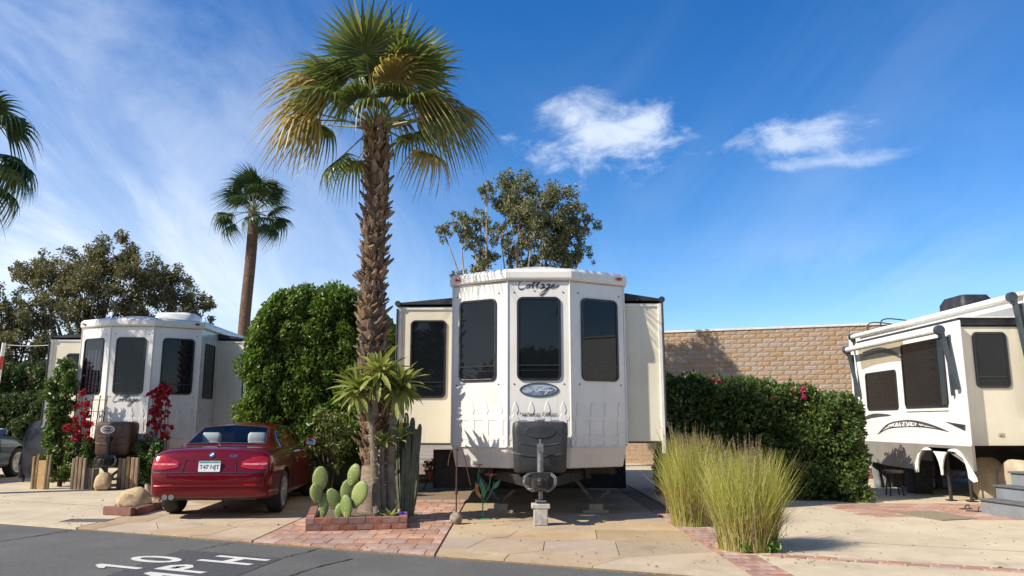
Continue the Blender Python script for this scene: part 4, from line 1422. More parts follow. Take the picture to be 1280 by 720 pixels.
    b = MB(); b.tube([rf(x, .655, .004) for x in np.linspace(-.78, .78, 17)], .005, 5); b.build('bumper_seam', DKR, t)
    b = MB(); b.tube([rf(x, .47, .001) for x in np.linspace(-.76, .76, 17)], .012, 6); b.build('bumper_crease', paint, t, smooth='auto')
    y0 = rf(0, .75, 0).y
    FP = frame((0, y0 - .03, .745), (1, 0, 0), (0, .10, 1))
    b = MB(); b.prism(rrect(0, 0, .305, .152, .012, 3), -.012, .004, FP); pl = b.build('number_plate', mat('plate white', (.74, .75, .72), None, 9, .4), t)
    b = MB(); b.box((0, .058, .0045), (.29, .026, .002), FP); b.build('plate_band', mat('plate teal', (.10, .30, .28), None, 9, .4), pl)
    text_obj('T47 NJT', .085, FP @ Matrix.Translation((0, -.012, .0055)), mat('plate blue', (.03, .06, .16), None, 9, .4), pl, 'plate_lettering', sx=.92)
    # roundel and badge
    yr = rf(0, .905, 0); FRD = frame((0, yr.y - .004, .905), (1, 0, 0), (0, .45, 1))
    b = MB(); b.lathe([(.001, .004), (.041, .004), (.041, 0)], 28, FRD); rl = b.build('roundel', mat('roundel black', (.015, .015, .018), None, 9, .2), t)
    for k in range(4):
        b = MB(); a0 = k * math.pi / 2; b.prism([(0, 0)] + [(.027 * math.cos(a0 + j * math.pi / 12), .027 * math.sin(a0 + j * math.pi / 12)) for j in range(7)], .003, .0055, FRD); b.build('roundel_quarter', (mat('roundel white', (.8, .8, .8), None, 9, .2) if k % 2 == 0 else mat('roundel blue', (.05, .22, .6), None, 9, .2)), rl)
    b = MB(); b.ring(ellipse(0, 0, .043, .043, 28), ellipse(0, 0, .039, .039, 28), 0, .007, FRD); b.build('roundel_ring', CHROME, rl)
    yb_ = rf(.30, .885, 0); FBD = frame((.31, yb_.y - .003, .885), (1, 0, 0), (0, .4, 1))
    text_obj('328i', .052, FBD, CHROME, t, 'badge_lettering', extrude=.002, sx=1.25)
    # aerial fin on the lid, exhausts, diffuser
    b = MB(); b.loft([[(-.018, .36, 1.01), (.018, .36, 1.01), (.018, .50, 1.01), (-.018, .50, 1.01)], [(-.004, .37, 1.06), (.004, .37, 1.06), (.004, .42, 1.06), (-.004, .42, 1.06)]]); b.build('aerial_fin', paint, t, bevel=.004)
    for x in (-.60, -.51):
        b = MB(); b.lathe([(.030, 0), (.039, 0), (.039, .16), (.030, .16), (.029, .02)], 20, Matrix.Translation((x, .02, .315)) @ Matrix.Rotation(-math.pi / 2, 4, 'X')); b.build('exhaust_tip', CHROME, t, smooth='auto')
        b = MB(); b.lathe([(.001, 0), (.030, 0)], 16, Matrix.Translation((x, .06, .315)) @ Matrix.Rotation(math.pi / 2, 4, 'X')); b.build('exhaust_bore', RUBBER, t)
    b = MB(); b.prism([(-.66, .27), (.66, .27), (.74, .36), (-.74, .36)], -.30, -.055, frame((0, .0, 0), (1, 0, 0), (0, 0, 1))); b.build('diffuser', RUBBER, t, bevel=.02)
    b = MB(); b.tube([(.12, .35, .30), (.12, .40, .12), (.12, .55, .12)], .02, 6); b.build('tow_loop', DARKMET, t)
    bvh_b.free()
    return t


def carpaint(name, c1, c2, metal=.35):
    m = mat(name, c1, c2, 900, .28, metal=metal, coat=1.0, lo=.4, hi=.6)
    m.node_tree.nodes['Principled BSDF'].inputs['Coat IOR'].default_value = 1.38
    m.node_tree.nodes['Principled BSDF'].inputs['Specular IOR Level'].default_value = .2
    return m


CARGLASS = glassy('car glass', (.78, .88, .92), 1.32)
SIDEGLASS = mat('dark side glass', (.010, .012, .012), (.015, .017, .016), 3, .012, ior=1.5, rv=.05)
REDPAINT = carpaint('ruby metallic paint', (.165, .003, .008), (.115, .002, .006))
BLUPAINT = carpaint('blue grey metallic paint', (.085, .12, .165), (.065, .095, .13), .6)
cp = P(262, 600, 11.4)
redcar = car('convertible_car', 'dark red metallic hardtop convertible parked beside the brick planter', (cp.x, 11.35, .03), R(4.5), REDPAINT)
cb = P(13, 578, 20.2)
bluecar = car('parked_car', 'blue grey car with silver wheels parked beside the covered grill', (cb.x - .72, 20.2 - 3.74, .03), R(0.0), BLUPAINT, detail=False)
bluecar.scale = (1.05, 1.0, 1.12)

# ================================================================== PALMS
BARK = mat('fibrous palm bark', (.16, .095, .055), (.085, .05, .03), 9, .95, .8, 18, stretch=(1, 1, 2.5))
BOOT = mat('old leaf base', (.25, .155, .092), (.14, .085, .05), 14, .9, .5, 40, rand=.42)
BOOTF = foliage('shredded leaf base', (.10, .06, .035), (.24, .15, .09), (.36, .26, .17), 0.0, .9)
BOOTSM = mat('ringed palm foot', (.24, .18, .125), (.16, .115, .08), 6, .9, .7, 22, stretch=(1, 1, 4))
PGREEN = foliage('palm leaf green', (.085, .125, .035), (.155, .195, .058), (.32, .29, .11), .36, .34)
PYELL = foliage('palm leaf yellowing', (.26, .22, .06), (.42, .30, .10), (.42, .32, .13), .3, .5)
PDARK = foliage('palm leaf dark', (.028, .06, .018), (.055, .095, .028), (.09, .12, .04), .2, .4)
PSTEM = mat('palm leaf stalk', (.20, .23, .07), (.26, .21, .09), 5, .5)


def frond_mesh(seed, petiole, Rb, droop, material, nseg=34, span=125, hang=.55):
    q = random.Random(seed); b = MB()
    pts = [(petiole * k / 5, 0, -.10 * droop * petiole * (k / 5) ** 2) for k in range(6)]
    b.cur = 1; b.tube(pts, [.024, .019, .016, .014, .012, .010], 5)
    b.cur = 0
    hub = Vector(pts[-1])
    for i in range(nseg):
        a = R(-span + 2 * span * i / (nseg - 1)) + q.uniform(-.02, .02)
        ln = Rb * (.72 + .28 * math.cos(a * .75)) * q.uniform(.9, 1.06)
        dirv = Vector((math.cos(a), math.sin(a), 0))
        sidev = Vector((-math.sin(a), math.cos(a), 0))
        secs = []
        hs = hang * q.uniform(.8, 1.6)
        n = 7
        for k in range(n + 1):
            u = k / n
            r = ln * u
            z = -.18 * droop * r * r / Rb - .12 * abs(math.sin(a)) * r + .02
            if u > .44:
                e = (u - .44) / .56
                z -= hs * Rb * .60 * e ** 1.6
                r = ln * (.44 + .56 * (e - min(.55, .34 * hs) * e * e))
            wd = [.002, .028, .042, .042, .030, .019, .011, .002][k] * Rb
            c = hub + dirv * r + Vector((0, 0, z))
            tw = .5 * (1 if i % 2 else -1)
            w_ = sidev * wd * math.cos(tw) + Vector((0, 0, 1)) * wd * math.sin(tw)
            secs.append((c - w_, c + w_))
        vs = [p for s_ in secs for p in s_]
        b.add(vs, [(2 * k, 2 * k + 2, 2 * k + 3, 2 * k + 1) for k in range(n)])
    return b.mesh('frond', [material, PSTEM])


def frond_set(green, yell, scale, seed):
    return dict(u=[frond_mesh(seed + 20 + k, .95 * scale, .86 * scale, .15 + .1 * k, green, nseg=32, span=105, hang=.10 + .10 * k) for k in range(3)],
                g=[frond_mesh(seed + k, .95 * scale, .80 * scale, .4 + .25 * k, green, nseg=32, span=115, hang=.45 + .22 * k) for k in range(4)],
                y=[frond_mesh(seed + 10 + k, .95 * scale, .78 * scale, 1.2 + .2 * k, yell, nseg=30, hang=.85 + .2 * k) for k in range(3)])


def boot_mesh(seed):
    q = random.Random(seed); b = MB(); w0 = .072; h = .17
    prof = [(0, 0, w0, .03), (.03, h * .45, w0 * .8, .03), (.062, h * .85, w0 * .5, .022), (.085, h * 1.15, w0 * .35, .010)]
    secs = []
    for (o, z, ww, th) in prof:
        j = q.uniform(-.012, .012)
        secs.append([(o, -ww + j, z), (o + th, -ww * .6 + j, z - .012), (o + th, ww * .6 + j, z - .012), (o, ww + j, z), (o - th * .6, 0, z + .01)])
    b.loft(secs); return b.mesh('leaf_base', BOOT)


BOOTS = [boot_mesh(k) for k in range(6)]


def fan_palm(name, label, base, height, rad, fr, boots, specs, lean=(0, 0), foot=.9, rz=0, group=None, bscale=1.0, slim=1.0):
    t = thing(name, label, 'palm tree', base, rz, group)
    n = 22; pts = []; rr = []
    for k in range(n + 1):
        u = k / n
        pts.append((lean[0] * u + .03 * math.sin(u * 9), lean[1] * u, height * u))
        rr.append(rad * (1.12 if u < .03 else 1.0 - .12 * u * slim))
    b = MB(); b.tube(smoothpath(pts, 2), list(np.interp(np.linspace(0, 1, 2 * n + 1), np.linspace(0, 1, n + 1), rr)), 14); b.build('trunk', BARK, t, smooth=True)
    q = random.Random(int(height * 100))
    if boots:
        f = MB(); f.lathe([(rad * 1.5, -.02), (rad * 1.28, .12), (rad * 1.12, .35), (rad * 1.05, foot)], 18)
        for v in f.v: v += mnoise.noise_vector(v * 4) * .02
        f.build('trunk_foot', BOOTSM, t, smooth=True)
        per = 11; rows = boots // per; k = 0
        for r_ in range(rows):
            for j in range(per):
                u = (foot + (height - foot + .12) * (r_ + j / per * .9) / rows) / height
                a = 2 * math.pi * (j / per + .5 * (r_ % 2) / per * 1.0 + r_ * .037) + q.uniform(-.12, .12)
                o = bpy.data.objects.new('leaf_base', BOOTS[q.randrange(6)]); col.objects.link(o); o.parent = t
                rad_u = rad * (1.0 - .12 * u)
                o.location = (lean[0] * u + .03 * math.sin(u * 9) + rad_u * .92 * math.cos(a), lean[1] * u + rad_u * .92 * math.sin(a), height * u)
                s_ = q.uniform(.75, 1.25) * bscale
                o.rotation_euler = Euler((q.uniform(-.35, .35), q.uniform(-.2, .55), a)); o.scale = (s_, s_, s_ * q.uniform(.8, 1.2)); k += 1
        fz = MB()
        for k in range(750):
            u = (foot + (height - foot + .1) * q.random()) / height; a = q.uniform(0, 2 * math.pi); me_ = BOOTS[q.randrange(6)]
            ru = rad * (1 - .12 * u) * q.uniform(.85, 1.02); s_ = q.uniform(.35, .8) * bscale
            M_ = Matrix.Translation((lean[0] * u + .03 * math.sin(u * 9) + ru * math.cos(a), lean[1] * u + ru * math.sin(a), height * u)) @ Euler((q.uniform(-.8, .8), q.uniform(-.3, .9), a)).to_matrix().to_4x4() @ Matrix.Diagonal((s_, s_ * q.uniform(.3, 1), s_ * q.uniform(.6, 1.3), 1))
            fz.add([v.co for v in me_.vertices], [tuple(p.vertices) for p in me_.polygons], M_)
        o = fz.build('bark_fibre', BOOTF, t, fixn=False); o['kind'] = 'stuff'
    top = Vector((lean[0], lean[1], height))
    for (az, el, kind, sc, roll) in specs:
        me = fr[kind][q.randrange(len(fr[kind]))]
        o = bpy.data.objects.new('frond', me); col.objects.link(o); o.parent = t
        dv = Vector((math.cos(R(el)) * math.cos(R(az)), math.cos(R(el)) * math.sin(R(az)), math.sin(R(el))))
        up = Vector((0, 0, 1)) if abs(el) < 75 else Vector((-math.cos(R(az)), -math.sin(R(az)), .2))
        y = up.cross(dv).normalized(); z = dv.cross(y)
        m = Matrix((dv, y, z)).transposed().to_4x4() @ Matrix.Rotation(R(roll), 4, 'X')
        m.translation = top + dv * .05 + Vector((0, 0, q.uniform(-.05, .2)))
        o.matrix_local = m @ Matrix.Scale(sc, 4)
    return t


q = random.Random(3)
specs = []
# crown: rising centre, spreading middle, hanging yellow skirt
for k in range(7): specs.append((k * 137.5 + 40, q.uniform(62, 84), 'u', q.uniform(.98, 1.12), q.uniform(-50, 50)))
for (az, el) in ((176, 52), (5, 50), (205, 44), (-28, 46), (150, 40), (35, 38), (90, 35), (265, 50), (318, 42)): specs.append((az, el, 'u' if el > 45 else 'g', q.uniform(.98, 1.1), q.uniform(-30, 30)))
specs += [(184, 24, 'y', 1.04, 10), (216, 34, 'y', 1.04, -15), (255, 30, 'g', .72, 10), (285, 55, 'u', .8, 0), (275, 10, 'g', .66, 0), (300, 22, 'g', .75, -10), (235, 48, 'g', .8, 0), (60, 12, 'g', 1.0, 0), (2, 20, 'y', 1.14, 0), (-18, 10, 'g', 1.08, 15), (-22, 30, 'y', .95, 0), (300, 48, 'y', .95, 0), (196, 6, 'y', 1.0, 0), (25, 24, 'g', 1.05, 0), (165, 16, 'g', 1.0, 0),
          (-6, -24, 'y', .92, 20), (194, -46, 'g', .80, -10), (230, 14, 'g', .95, 0), (-40, 14, 'g', .95, 0), (120, -5, 'g', .9, 0)]
FR1 = frond_set(PGREEN, PYELL, 1.0, 100)
pb_ = P(466, 640, 11.57)
palm = fan_palm('fan_palm', 'tall shaggy fan palm with yellowing lower fronds standing in the brick planter', (pb_.x, 11.57, .03), 5.88, .175, FR1, 297, specs, (-.14, 0), foot=.75, bscale=.82)

FR2 = frond_set(PDARK, PDARK, 1.0, 200)
q = random.Random(8); sp2 = []
for k in range(30): sp2.append((k * 137.5, q.uniform(-35, 80) if k > 8 else q.uniform(45, 85), 'g' if q.random() < .8 else 'y', q.uniform(.85, 1.05), q.uniform(-25, 25)))
pc_ = P(304, 400, 28.0)
fan_palm('fan_palm', 'slender dark green fan palm rising behind the clipped ficus hedge', (pc_.x, 28.0, 0), P(315, 268, 28).z, .22, FR2, 0, sp2, (P(317, 262, 28.0).x - pc_.x, 0))
FR3 = frond_set(PDARK, PGREEN, 1.08, 300)
q = random.Random(12); sp3 = []
for k in range(26): sp3.append((k * 137.5, q.uniform(-30, 80), 'g' if q.random() < .75 else 'y', q.uniform(.9, 1.05), q.uniform(-25, 25)))
pd_ = P(-58, 188, 15.0)
fan_palm('fan_palm', 'fan palm with drooping fronds behind the parked blue grey car', (pd_.x, 15.0, 0), pd_.z, .2, FR3, 0, sp3)

# ================================================================== TREES
EUCB = mat('pale smooth bark', (.40, .31, .23), (.24, .17, .12), 5, .8, .4, 14, stretch=(1, 1, .4))
EUCL = foliage('eucalyptus leaf', (.10, .12, .055), (.22, .225, .115), (.36, .31, .19), .38, .38)
EUCD = foliage('dusky tree leaf', (.085, .098, .042), (.19, .175, .085), (.31, .21, .12), .38, .42)


def tree(name, label, base, clumps, fork, trunk_r, leafm, barkm, dens, L, W_, seed, stems=1):
    """clumps in world coordinates (centre, radius)"""
    t = thing(name, label, 'tree', base); Bv = Vector(base); q = random.Random(seed)
    loc_c = [((Vector(c) - Bv), r) for c, r in clumps]
    tk = MB()
    forks = []
    for s_ in range(stems):
        fz = fork * q.uniform(.8, 1.15); f = Vector((q.uniform(-.25, .25) * stems, q.uniform(-.2, .2) * stems, fz)); forks.append(f)
        tk.tube(smoothpath([(s_ * .15 * (1 if s_ % 2 else -1), 0, -.05), (f.x * .4 + q.uniform(-.08, .08), f.y * .4, fz * .5), f], 5), [trunk_r * (1.25 - .55 * k / 10) for k in range(11)], 9)
    for c, r in loc_c:
        f = min(forks, key=lambda p: (p - c).length)
        mid = f.lerp(c, .5) + Vector((q.uniform(-.2, .2), q.uniform(-.2, .2), .12 * (c - f).length * .5 + q.uniform(-.1, .1)))
        tk.tube(smoothpath([f - Vector((0, 0, .25)), f.lerp(mid, .5), mid, c], 4), list(np.linspace(trunk_r * .55, .012, 13)), 6)
        rr = r if not hasattr(r, '__len__') else r[0]
        for k in range(4):
            e = c + Vector((q.uniform(-1, 1), q.uniform(-1, 1), q.uniform(-.6, 1))) * rr * .8
            tk.tube([c.lerp(mid, .25), c.lerp(e, .5) + Vector((0, 0, .05)), e], [.014, .010, .004], 4)
    tk.build('trunk', barkm, t, smooth=True)
    # break every clump into smaller sprays so that sky shows through
    sm = []
    for c, r in loc_c:
        rr = r if not hasattr(r, '__len__') else sum(r) / 3
        for k in range(int(11 + rr * 13)):
            d = Vector((q.gauss(0, 1), q.gauss(0, 1), q.gauss(0, .8))).normalized() * rr * q.uniform(.45, 1.02)
            sm.append((tuple(c + d), min(.42, rr * q.uniform(.20, .40))))
    me = clump_leaves('crown', sm, dens, L, W_, leafm, seed, up=.0, shell=.2, out=.5, jit=.6, droop=.35)
    link('crown', me, t)
    return t


def cl(px, py, Y, r, dy=0):
    p = P(px, py, Y + dy); return ((p.x, p.y, p.z), r)


YE = 23.2
tree('eucalyptus_tree', 'airy grey green tree with pale stems behind the charcoal-covered trailer', (P(628, 400, YE).x, YE, 0), [
    cl(650, 235, YE, .72), cl(630, 250, YE, .55, .4), cl(608, 238, YE, .28), cl(672, 258, YE, .85, -.4), cl(700, 262, YE, .8), cl(722, 282, YE, .65, .3), cl(690, 290, YE, .8, -.3), cl(665, 285, YE, .6, .5),
    cl(705, 312, YE, .6), cl(728, 322, YE, .4), cl(575, 285, YE, .5), cl(600, 275, YE, .5, .3), cl(555, 290, YE, .3), cl(590, 300, YE, .42), cl(610, 315, YE, .45, .2), cl(640, 318, YE, .38, .6), cl(600, 335, YE, .42), cl(668, 330, YE, .4, .3), cl(575, 345, YE, .3), cl(625, 290, YE, .35), cl(650, 268, YE, .65), cl(688, 318, YE, .55), cl(645, 300, YE, .45), cl(712, 295, YE, .6), cl(655, 345, YE, .4), cl(700, 338, YE, .45)],
    3.6, .15, EUCL, EUCB, 150, .115, .05, 31, stems=3)
YL = 31.0
tree('eucalyptus_tree', 'broad dusky tree spreading behind the trailer with the brown gas cover', (P(112, 420, YL).x, YL, 0), [
    cl(95, 345, YL, 1.1), cl(130, 330, YL, 1.15, .8), cl(150, 322, YL, 1.0), cl(75, 355, YL, .9, -.6), cl(45, 345, YL, .85), cl(28, 342, YL, .5), cl(60, 330, YL, .6, .5), cl(170, 345, YL, 1.0, -.5), cl(195, 360, YL, 1.0), cl(215, 345, YL, .75, .6), cl(222, 375, YL, .9),
    cl(245, 388, YL, .75), cl(258, 380, YL, .4), cl(120, 365, YL, 1.1, -1), cl(90, 385, YL, .8), cl(150, 385, YL, 1.0, .5), cl(60, 380, YL, .5), cl(185, 390, YL, .9), cl(110, 400, YL, .6)],
    2.6, .24, EUCD, mat('brown bark', (.13, .09, .06), (.08, .055, .04), 6, .9, .5, 15), 105, .13, .055, 41, stems=2)
tree('broadleaf_tree', 'rusty green low tree behind the flowering shrubs at the far hedge', (P(25, 430, 27.0).x, 27.0, 0), [
    cl(15, 400, 27, 1.0), cl(45, 395, 27, .9, .5), cl(0, 380, 27, .7), cl(70, 425, 27, .75), cl(30, 430, 27, 1.0, -.5), cl(60, 455, 27, .8), cl(5, 440, 27, .9), cl(-20, 410, 27, 1.1), cl(85, 450, 27, .6)],
    1.6, .18, EUCD, BARK, 105, .12, .06, 43)

# ================================================================== HEDGES
HGREEN = foliage('hedge leaf', (.048, .088, .020), (.118, .178, .042), (.24, .28, .085), .36, .42)
FICUS = foliage('ficus leaf', (.055, .115, .020), (.145, .225, .038), (.31, .34, .07), .36, .40)
HLEFT = foliage('fine hedge leaf', (.035, .062, .020), (.085, .125, .036), (.15, .18, .06), .25, .45)
MAG = foliage('magenta bracts', (.42, .02, .12), (.60, .05, .18), None, .3, .6)
CRIM = foliage('crimson bracts', (.28, .008, .022), (.46, .014, .036), (.55, .03, .06), .3, .6)
RUST = foliage('orange bracts', (.30, .09, .035), (.38, .15, .06), (.25, .05, .04), .3, .6)


def hedge(name, label, loc, rz, Lx, T, H, leafm, seed, n, r, dens, L, W_, faces='ftlr', extra=None, z0=.12, cat='hedge', core=.16):
    t = thing(name, label, cat, loc, rz)
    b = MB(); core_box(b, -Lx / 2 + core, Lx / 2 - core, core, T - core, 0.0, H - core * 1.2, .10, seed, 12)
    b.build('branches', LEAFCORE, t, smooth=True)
    cs = box_clumps(-Lx / 2 + r * .5, Lx / 2 - r * .5, r * .5, T - r * .5, z0 + r * .4, H - r * .55, r, seed, n, faces)
    qq = random.Random(seed + 1)
    for _ in range(int(Lx * 7)):
        cs.append(((qq.uniform(-Lx / 2, Lx / 2), qq.uniform(0, T * .6), H + qq.uniform(-.1, .10)), r * qq.uniform(.3, .75)))
    for _ in range(int(Lx * H * 6)):
        cs.append(((qq.uniform(-Lx / 2, Lx / 2), qq.uniform(-.16, .10), qq.uniform(z0 + .2, H)), r * qq.uniform(.35, .8)))
    me = clump_leaves('foliage', cs, dens, L, W_, leafm, seed, up=.15, shell=.5, out=.9, jit=.45)
    o = link('foliage', me, t); o['kind'] = 'stuff'
    if extra:
        for (nm, m, pts, rr, dn, ll) in extra:
            me = clump_leaves(nm, [(p, rr) for p in pts], dn, ll, ll * .8, m, seed + 5, shell=.1)
            o = link(nm, me, t); o['kind'] = 'stuff'
    return t


q = random.Random(5)
h0 = Vector((3.0, 15.2, 0)); h1 = Vector((6.02, 13.95, 0)); hv = h1 - h0
fl_pts = [(q.uniform(-1.5, 1.5), -.05, q.uniform(1.0, 2.1)) for _ in range(9)] + [(-.75, .1, 2.05), (-.62, .1, 2.03), (1.42, -.02, 1.62), (1.45, .0, 1.3), (.9, -.02, 1.9)]
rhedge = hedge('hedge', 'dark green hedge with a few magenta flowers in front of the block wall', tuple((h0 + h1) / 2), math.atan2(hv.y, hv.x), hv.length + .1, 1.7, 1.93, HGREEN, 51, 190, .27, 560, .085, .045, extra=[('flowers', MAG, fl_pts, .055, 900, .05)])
for ch in rhedge.children:
    co = np.empty(len(ch.data.vertices) * 3, np.float32); ch.data.vertices.foreach_get('co', co); co = co.reshape(-1, 3)
    co[:, 2] *= 1.03 - .10 * co[:, 0] / (hv.length / 2); ch.data.vertices.foreach_set('co', co.reshape(-1)); ch.data.update()
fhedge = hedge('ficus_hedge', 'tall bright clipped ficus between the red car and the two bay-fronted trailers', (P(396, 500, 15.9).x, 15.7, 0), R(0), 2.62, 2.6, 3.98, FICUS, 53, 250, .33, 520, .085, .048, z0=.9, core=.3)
for ch in fhedge.children:
    co = np.empty(len(ch.data.vertices) * 3, np.float32); ch.data.vertices.foreach_get('co', co); co = co.reshape(-1, 3)
    e_ = np.clip(np.abs(co[:, 0]) / 1.31, 0, 1.1); co[:, 2] *= 1.02 - .13 * e_ ** 3; co[:, 0] *= 1.0 - .10 * np.clip((co[:, 2] - 2.8) / 1.2, 0, 1) ** 2
    ch.data.vertices.foreach_set('co', co.reshape(-1)); ch.data.update()
hedge('hedge', 'low clipped fine-leaved hedge behind the parked blue grey car', (-15.8, 24.0, 0), R(0), 8.4, 1.2, 2.12, HLEFT, 57, 170, .26, 420, .085, .05)
hedge('flowering_shrub', 'orange flowered shrub row rising above the fine-leaved hedge', (-16.2, 25.3, 0), R(0), 8.0, 1.3, 3.15, HLEFT, 58, 120, .36, 300, .10, .06, cat='shrub',
      extra=[('flowers', RUST, [(q.uniform(-3.8, 3.8), q.uniform(-.1, .4), q.uniform(2.4, 3.2)) for _ in range(60)], .15, 260, .08)])

# ================================================================== BRICK PLANTER AND ITS PLANTS
a0 = G(381, 664, .03); a1 = G(509, 661, .03)
pv = (a1 - a0); plen = pv.length; pang = math.atan2(pv.y, pv.x)
planter = thing('brick_planter', 'low red brick planter box around the shaggy palm', 'planter', (a0.x, a0.y, .03), pang)
PD = 1.55
bk = MB(); bk.box((0, 0, 0), (.215, .10, .068)); BRK = bk.mesh('brick', TERRA)
MORT2 = mat('pale brick mortar', (.46, .40, .32), (.36, .31, .25), 20, .95, .3, 60)


def brick_run(L, M, courses, parent, mesh=BRK, bl=.227):
    n = int(round(L / bl)); sp = L / n
    for c in range(courses):
        for i in range(n + (1 if c % 2 else 0)):
            x = sp * (i + .5) - (sp / 2 if c % 2 else 0)
            if x < sp * .3 or x > L - sp * .3: sc = .5; x = min(max(x, sp * .25), L - sp * .25)
            else: sc = 1
            o = bpy.data.objects.new('brick', mesh); col.objects.link(o); o.parent = parent
            o.matrix_local = M @ Matrix.Translation((x, rnd.uniform(-.003, .003), .04 + c * .079)) @ Matrix.Rotation(rnd.uniform(-.02, .02), 4, 'Z') @ Matrix.Diagonal((sp / .227 * sc, 1, 1, 1))


brick_run(plen, Matrix.Translation((0, .05, 0)), 2, planter)
brick_run(PD, Matrix.Translation((plen - .05, .1, 0)) @ Matrix.Rotation(R(88), 4, 'Z'), 2, planter)
brick_run(PD, Matrix.Translation((.05, .1, 0)) @ Matrix.Rotation(R(92), 4, 'Z'), 2, planter)
brick_run(plen, Matrix.Translation((0, PD + .15, 0)), 2, planter)
b = MB()
b.box((plen / 2, .05, .07), (plen - .01, .08, .135)); b.box((plen - .05, PD / 2 + .05, .07), (.08, PD, .135)); b.box((.05, PD / 2 + .05, .07), (.08, PD, .135)); b.box((plen / 2, PD + .15, .07), (plen - .02, .08, .135))
b.build('mortar', MORT2, planter, each=True)
SOIL = mat('planter soil', (.10, .07, .045), (.16, .12, .08), 30, .95, .8, 40)
so = MB(); vs = []; fs = []
for j in range(13):
    for i in range(13):
        vs.append((.09 + (plen - .18) * i / 12, .09 + (PD - .02) * j / 12, .10 + .03 * mnoise.noise(Vector((i * .7, j * .7, 0)))))
for j in range(12):
    for i in range(12): fs.append((j * 13 + i, j * 13 + i + 1, (j + 1) * 13 + i + 1, (j + 1) * 13 + i))
so.add(vs, fs); so.build('soil', SOIL, planter, smooth=True)

# --- prickly pear: one mesh per pad
PEAR = bpy.data.materials.new('prickly pear skin'); PEAR.use_nodes = True
qn = NG(PEAR.node_tree); pbs = PEAR.node_tree.nodes['Principled BSDF']; tcn = qn.n('ShaderNodeTexCoord')
vo = qn.n('ShaderNodeTexVoronoi'); vo.inputs['Scale'].default_value = 22; vo.inputs['Randomness'].default_value = .35; qn.l(tcn.outputs['Object'], vo.inputs['Vector'])
cpe = qn.mix(qn.mr(qn.noise(tcn.outputs['Object'], 3, 4), .35, .65), (.15, .21, .05), (.26, .30, .085))
cpe = qn.mix(qn.mr(vo.outputs['Distance'], .20, .12), cpe, (.55, .52, .27)); qn.l(cpe, pbs.inputs['Base Color']); pbs.inputs['Roughness'].default_value = .55
pear = thing('prickly_pear', 'prickly pear cactus with flat oval pads in the brick planter corner', 'cactus', (G(425, 652, .1).x, G(425, 652, .1).y + .12, .12))


SPINE = mat('pale cactus spines', (.72, .66, .42), None, 5, .6)


def pad(cx, cy, w_, h_, tilt, yaw, dy):
    """centre in pixels at the cactus depth, size in metres"""
    yb_ = ROOTM[pear.name].translation.y + dy
    c = P(cx, cy, yb_)
    b = MB(); s_ = []
    nn, mm = 14, 18
    for i in range(nn + 1):
        v = i / nn; zz = -h_ / 2 + h_ * v
        hw = w_ / 2 * max(.06, math.sin(math.pi * (v * .94 + .03)) ** .62) * (.78 + .3 * v)
        th = .030 * max(.25, math.sin(math.pi * (v * .9 + .05)) ** .5)
        s_.append([(hw * math.cos(2 * math.pi * k / mm), th * math.sin(2 * math.pi * k / mm), zz) for k in range(mm)])
    M = Matrix.Translation(c) @ Matrix.Rotation(R(yaw), 4, 'Z') @ Matrix.Rotation(R(tilt), 4, 'Y')
    b.loft(s_, M); o = b.build('pad', PEAR, pear, smooth=True, world=True)
    sp = MB(); q = random.Random(int(cx * 7 + cy))
    for i in range(60):
        k = q.randrange(mm); r_ = q.randrange(1, nn)
        p = Vector(s_[r_][k]); n_ = Vector((p.x * .4, (1 if p.y > 0 else -1) * .03 + p.y, p.z * .15)).normalized()
        d_ = Vector((q.uniform(-.5, .5), q.uniform(-.5, .5), q.uniform(-.3, .5)))
        a_ = n_.cross(Vector((0, 0, 1))).normalized() * .0022
        sp.add([p - a_, p + a_, p + (n_ + d_ * .6) * q.uniform(.02, .035)], [(0, 1, 2)], M)
    so_ = sp.build('spines', SPINE, o, world=True, fixn=False); so_['kind'] = 'stuff'


pad(400, 600, .22, .36, 2, 12, .02); pad(395, 617, .17, .27, -12, 25, -.05); pad(405, 634, .13, .30, 3, 5, .0)
pad(419, 626, .20, .36, -28, 20, .03); pad(433, 634, .19, .32, -8, -15, -.06); pad(442, 594, .19, .31, 16, -10, .03)
pad(434, 615, .20, .33, 4, 15, .06); pad(449, 618, .25, .38, 24, -20, -.05); pad(425, 640, .16, .24, 8, 10, .0)

# --- Madagascar palms: thorny trunks with rosettes of long leaves
PACHB = mat('spiny grey brown stem', (.26, .205, .14), (.17, .13, .09), 5, .85, .9, 45, stretch=(1, 1, 1.6))
PACHL = foliage('strap leaf', (.19, .235, .055), (.30, .325, .09), (.42, .40, .15), .35, .4)


def strap(seed, L, wd):
    q = random.Random(seed); b = MB(); n = 7
    cv = q.uniform(.35, .8); vs = []
    for k in range(n + 1):
        u = k / n; ww = wd * (.4 + 1.1 * math.sin(math.pi * min(.97, u * .9 + .08)) ** .8) * .5 * (1 if k < n else .1)
        x = L * u; z = -cv * L * u * u * .55
        vs += [(x, -ww, z + ww * .35), (x, 0, z), (x, ww, z + ww * .35)]
    fs = []
    for k in range(n): fs += [(3 * k, 3 * k + 1, 3 * k + 4, 3 * k + 3), (3 * k + 1, 3 * k + 2, 3 * k + 5, 3 * k + 4)]
    b.add(vs, fs); return b.mesh('leaf', PACHL)


STR = [strap(k, .43, .058) for k in range(7)]


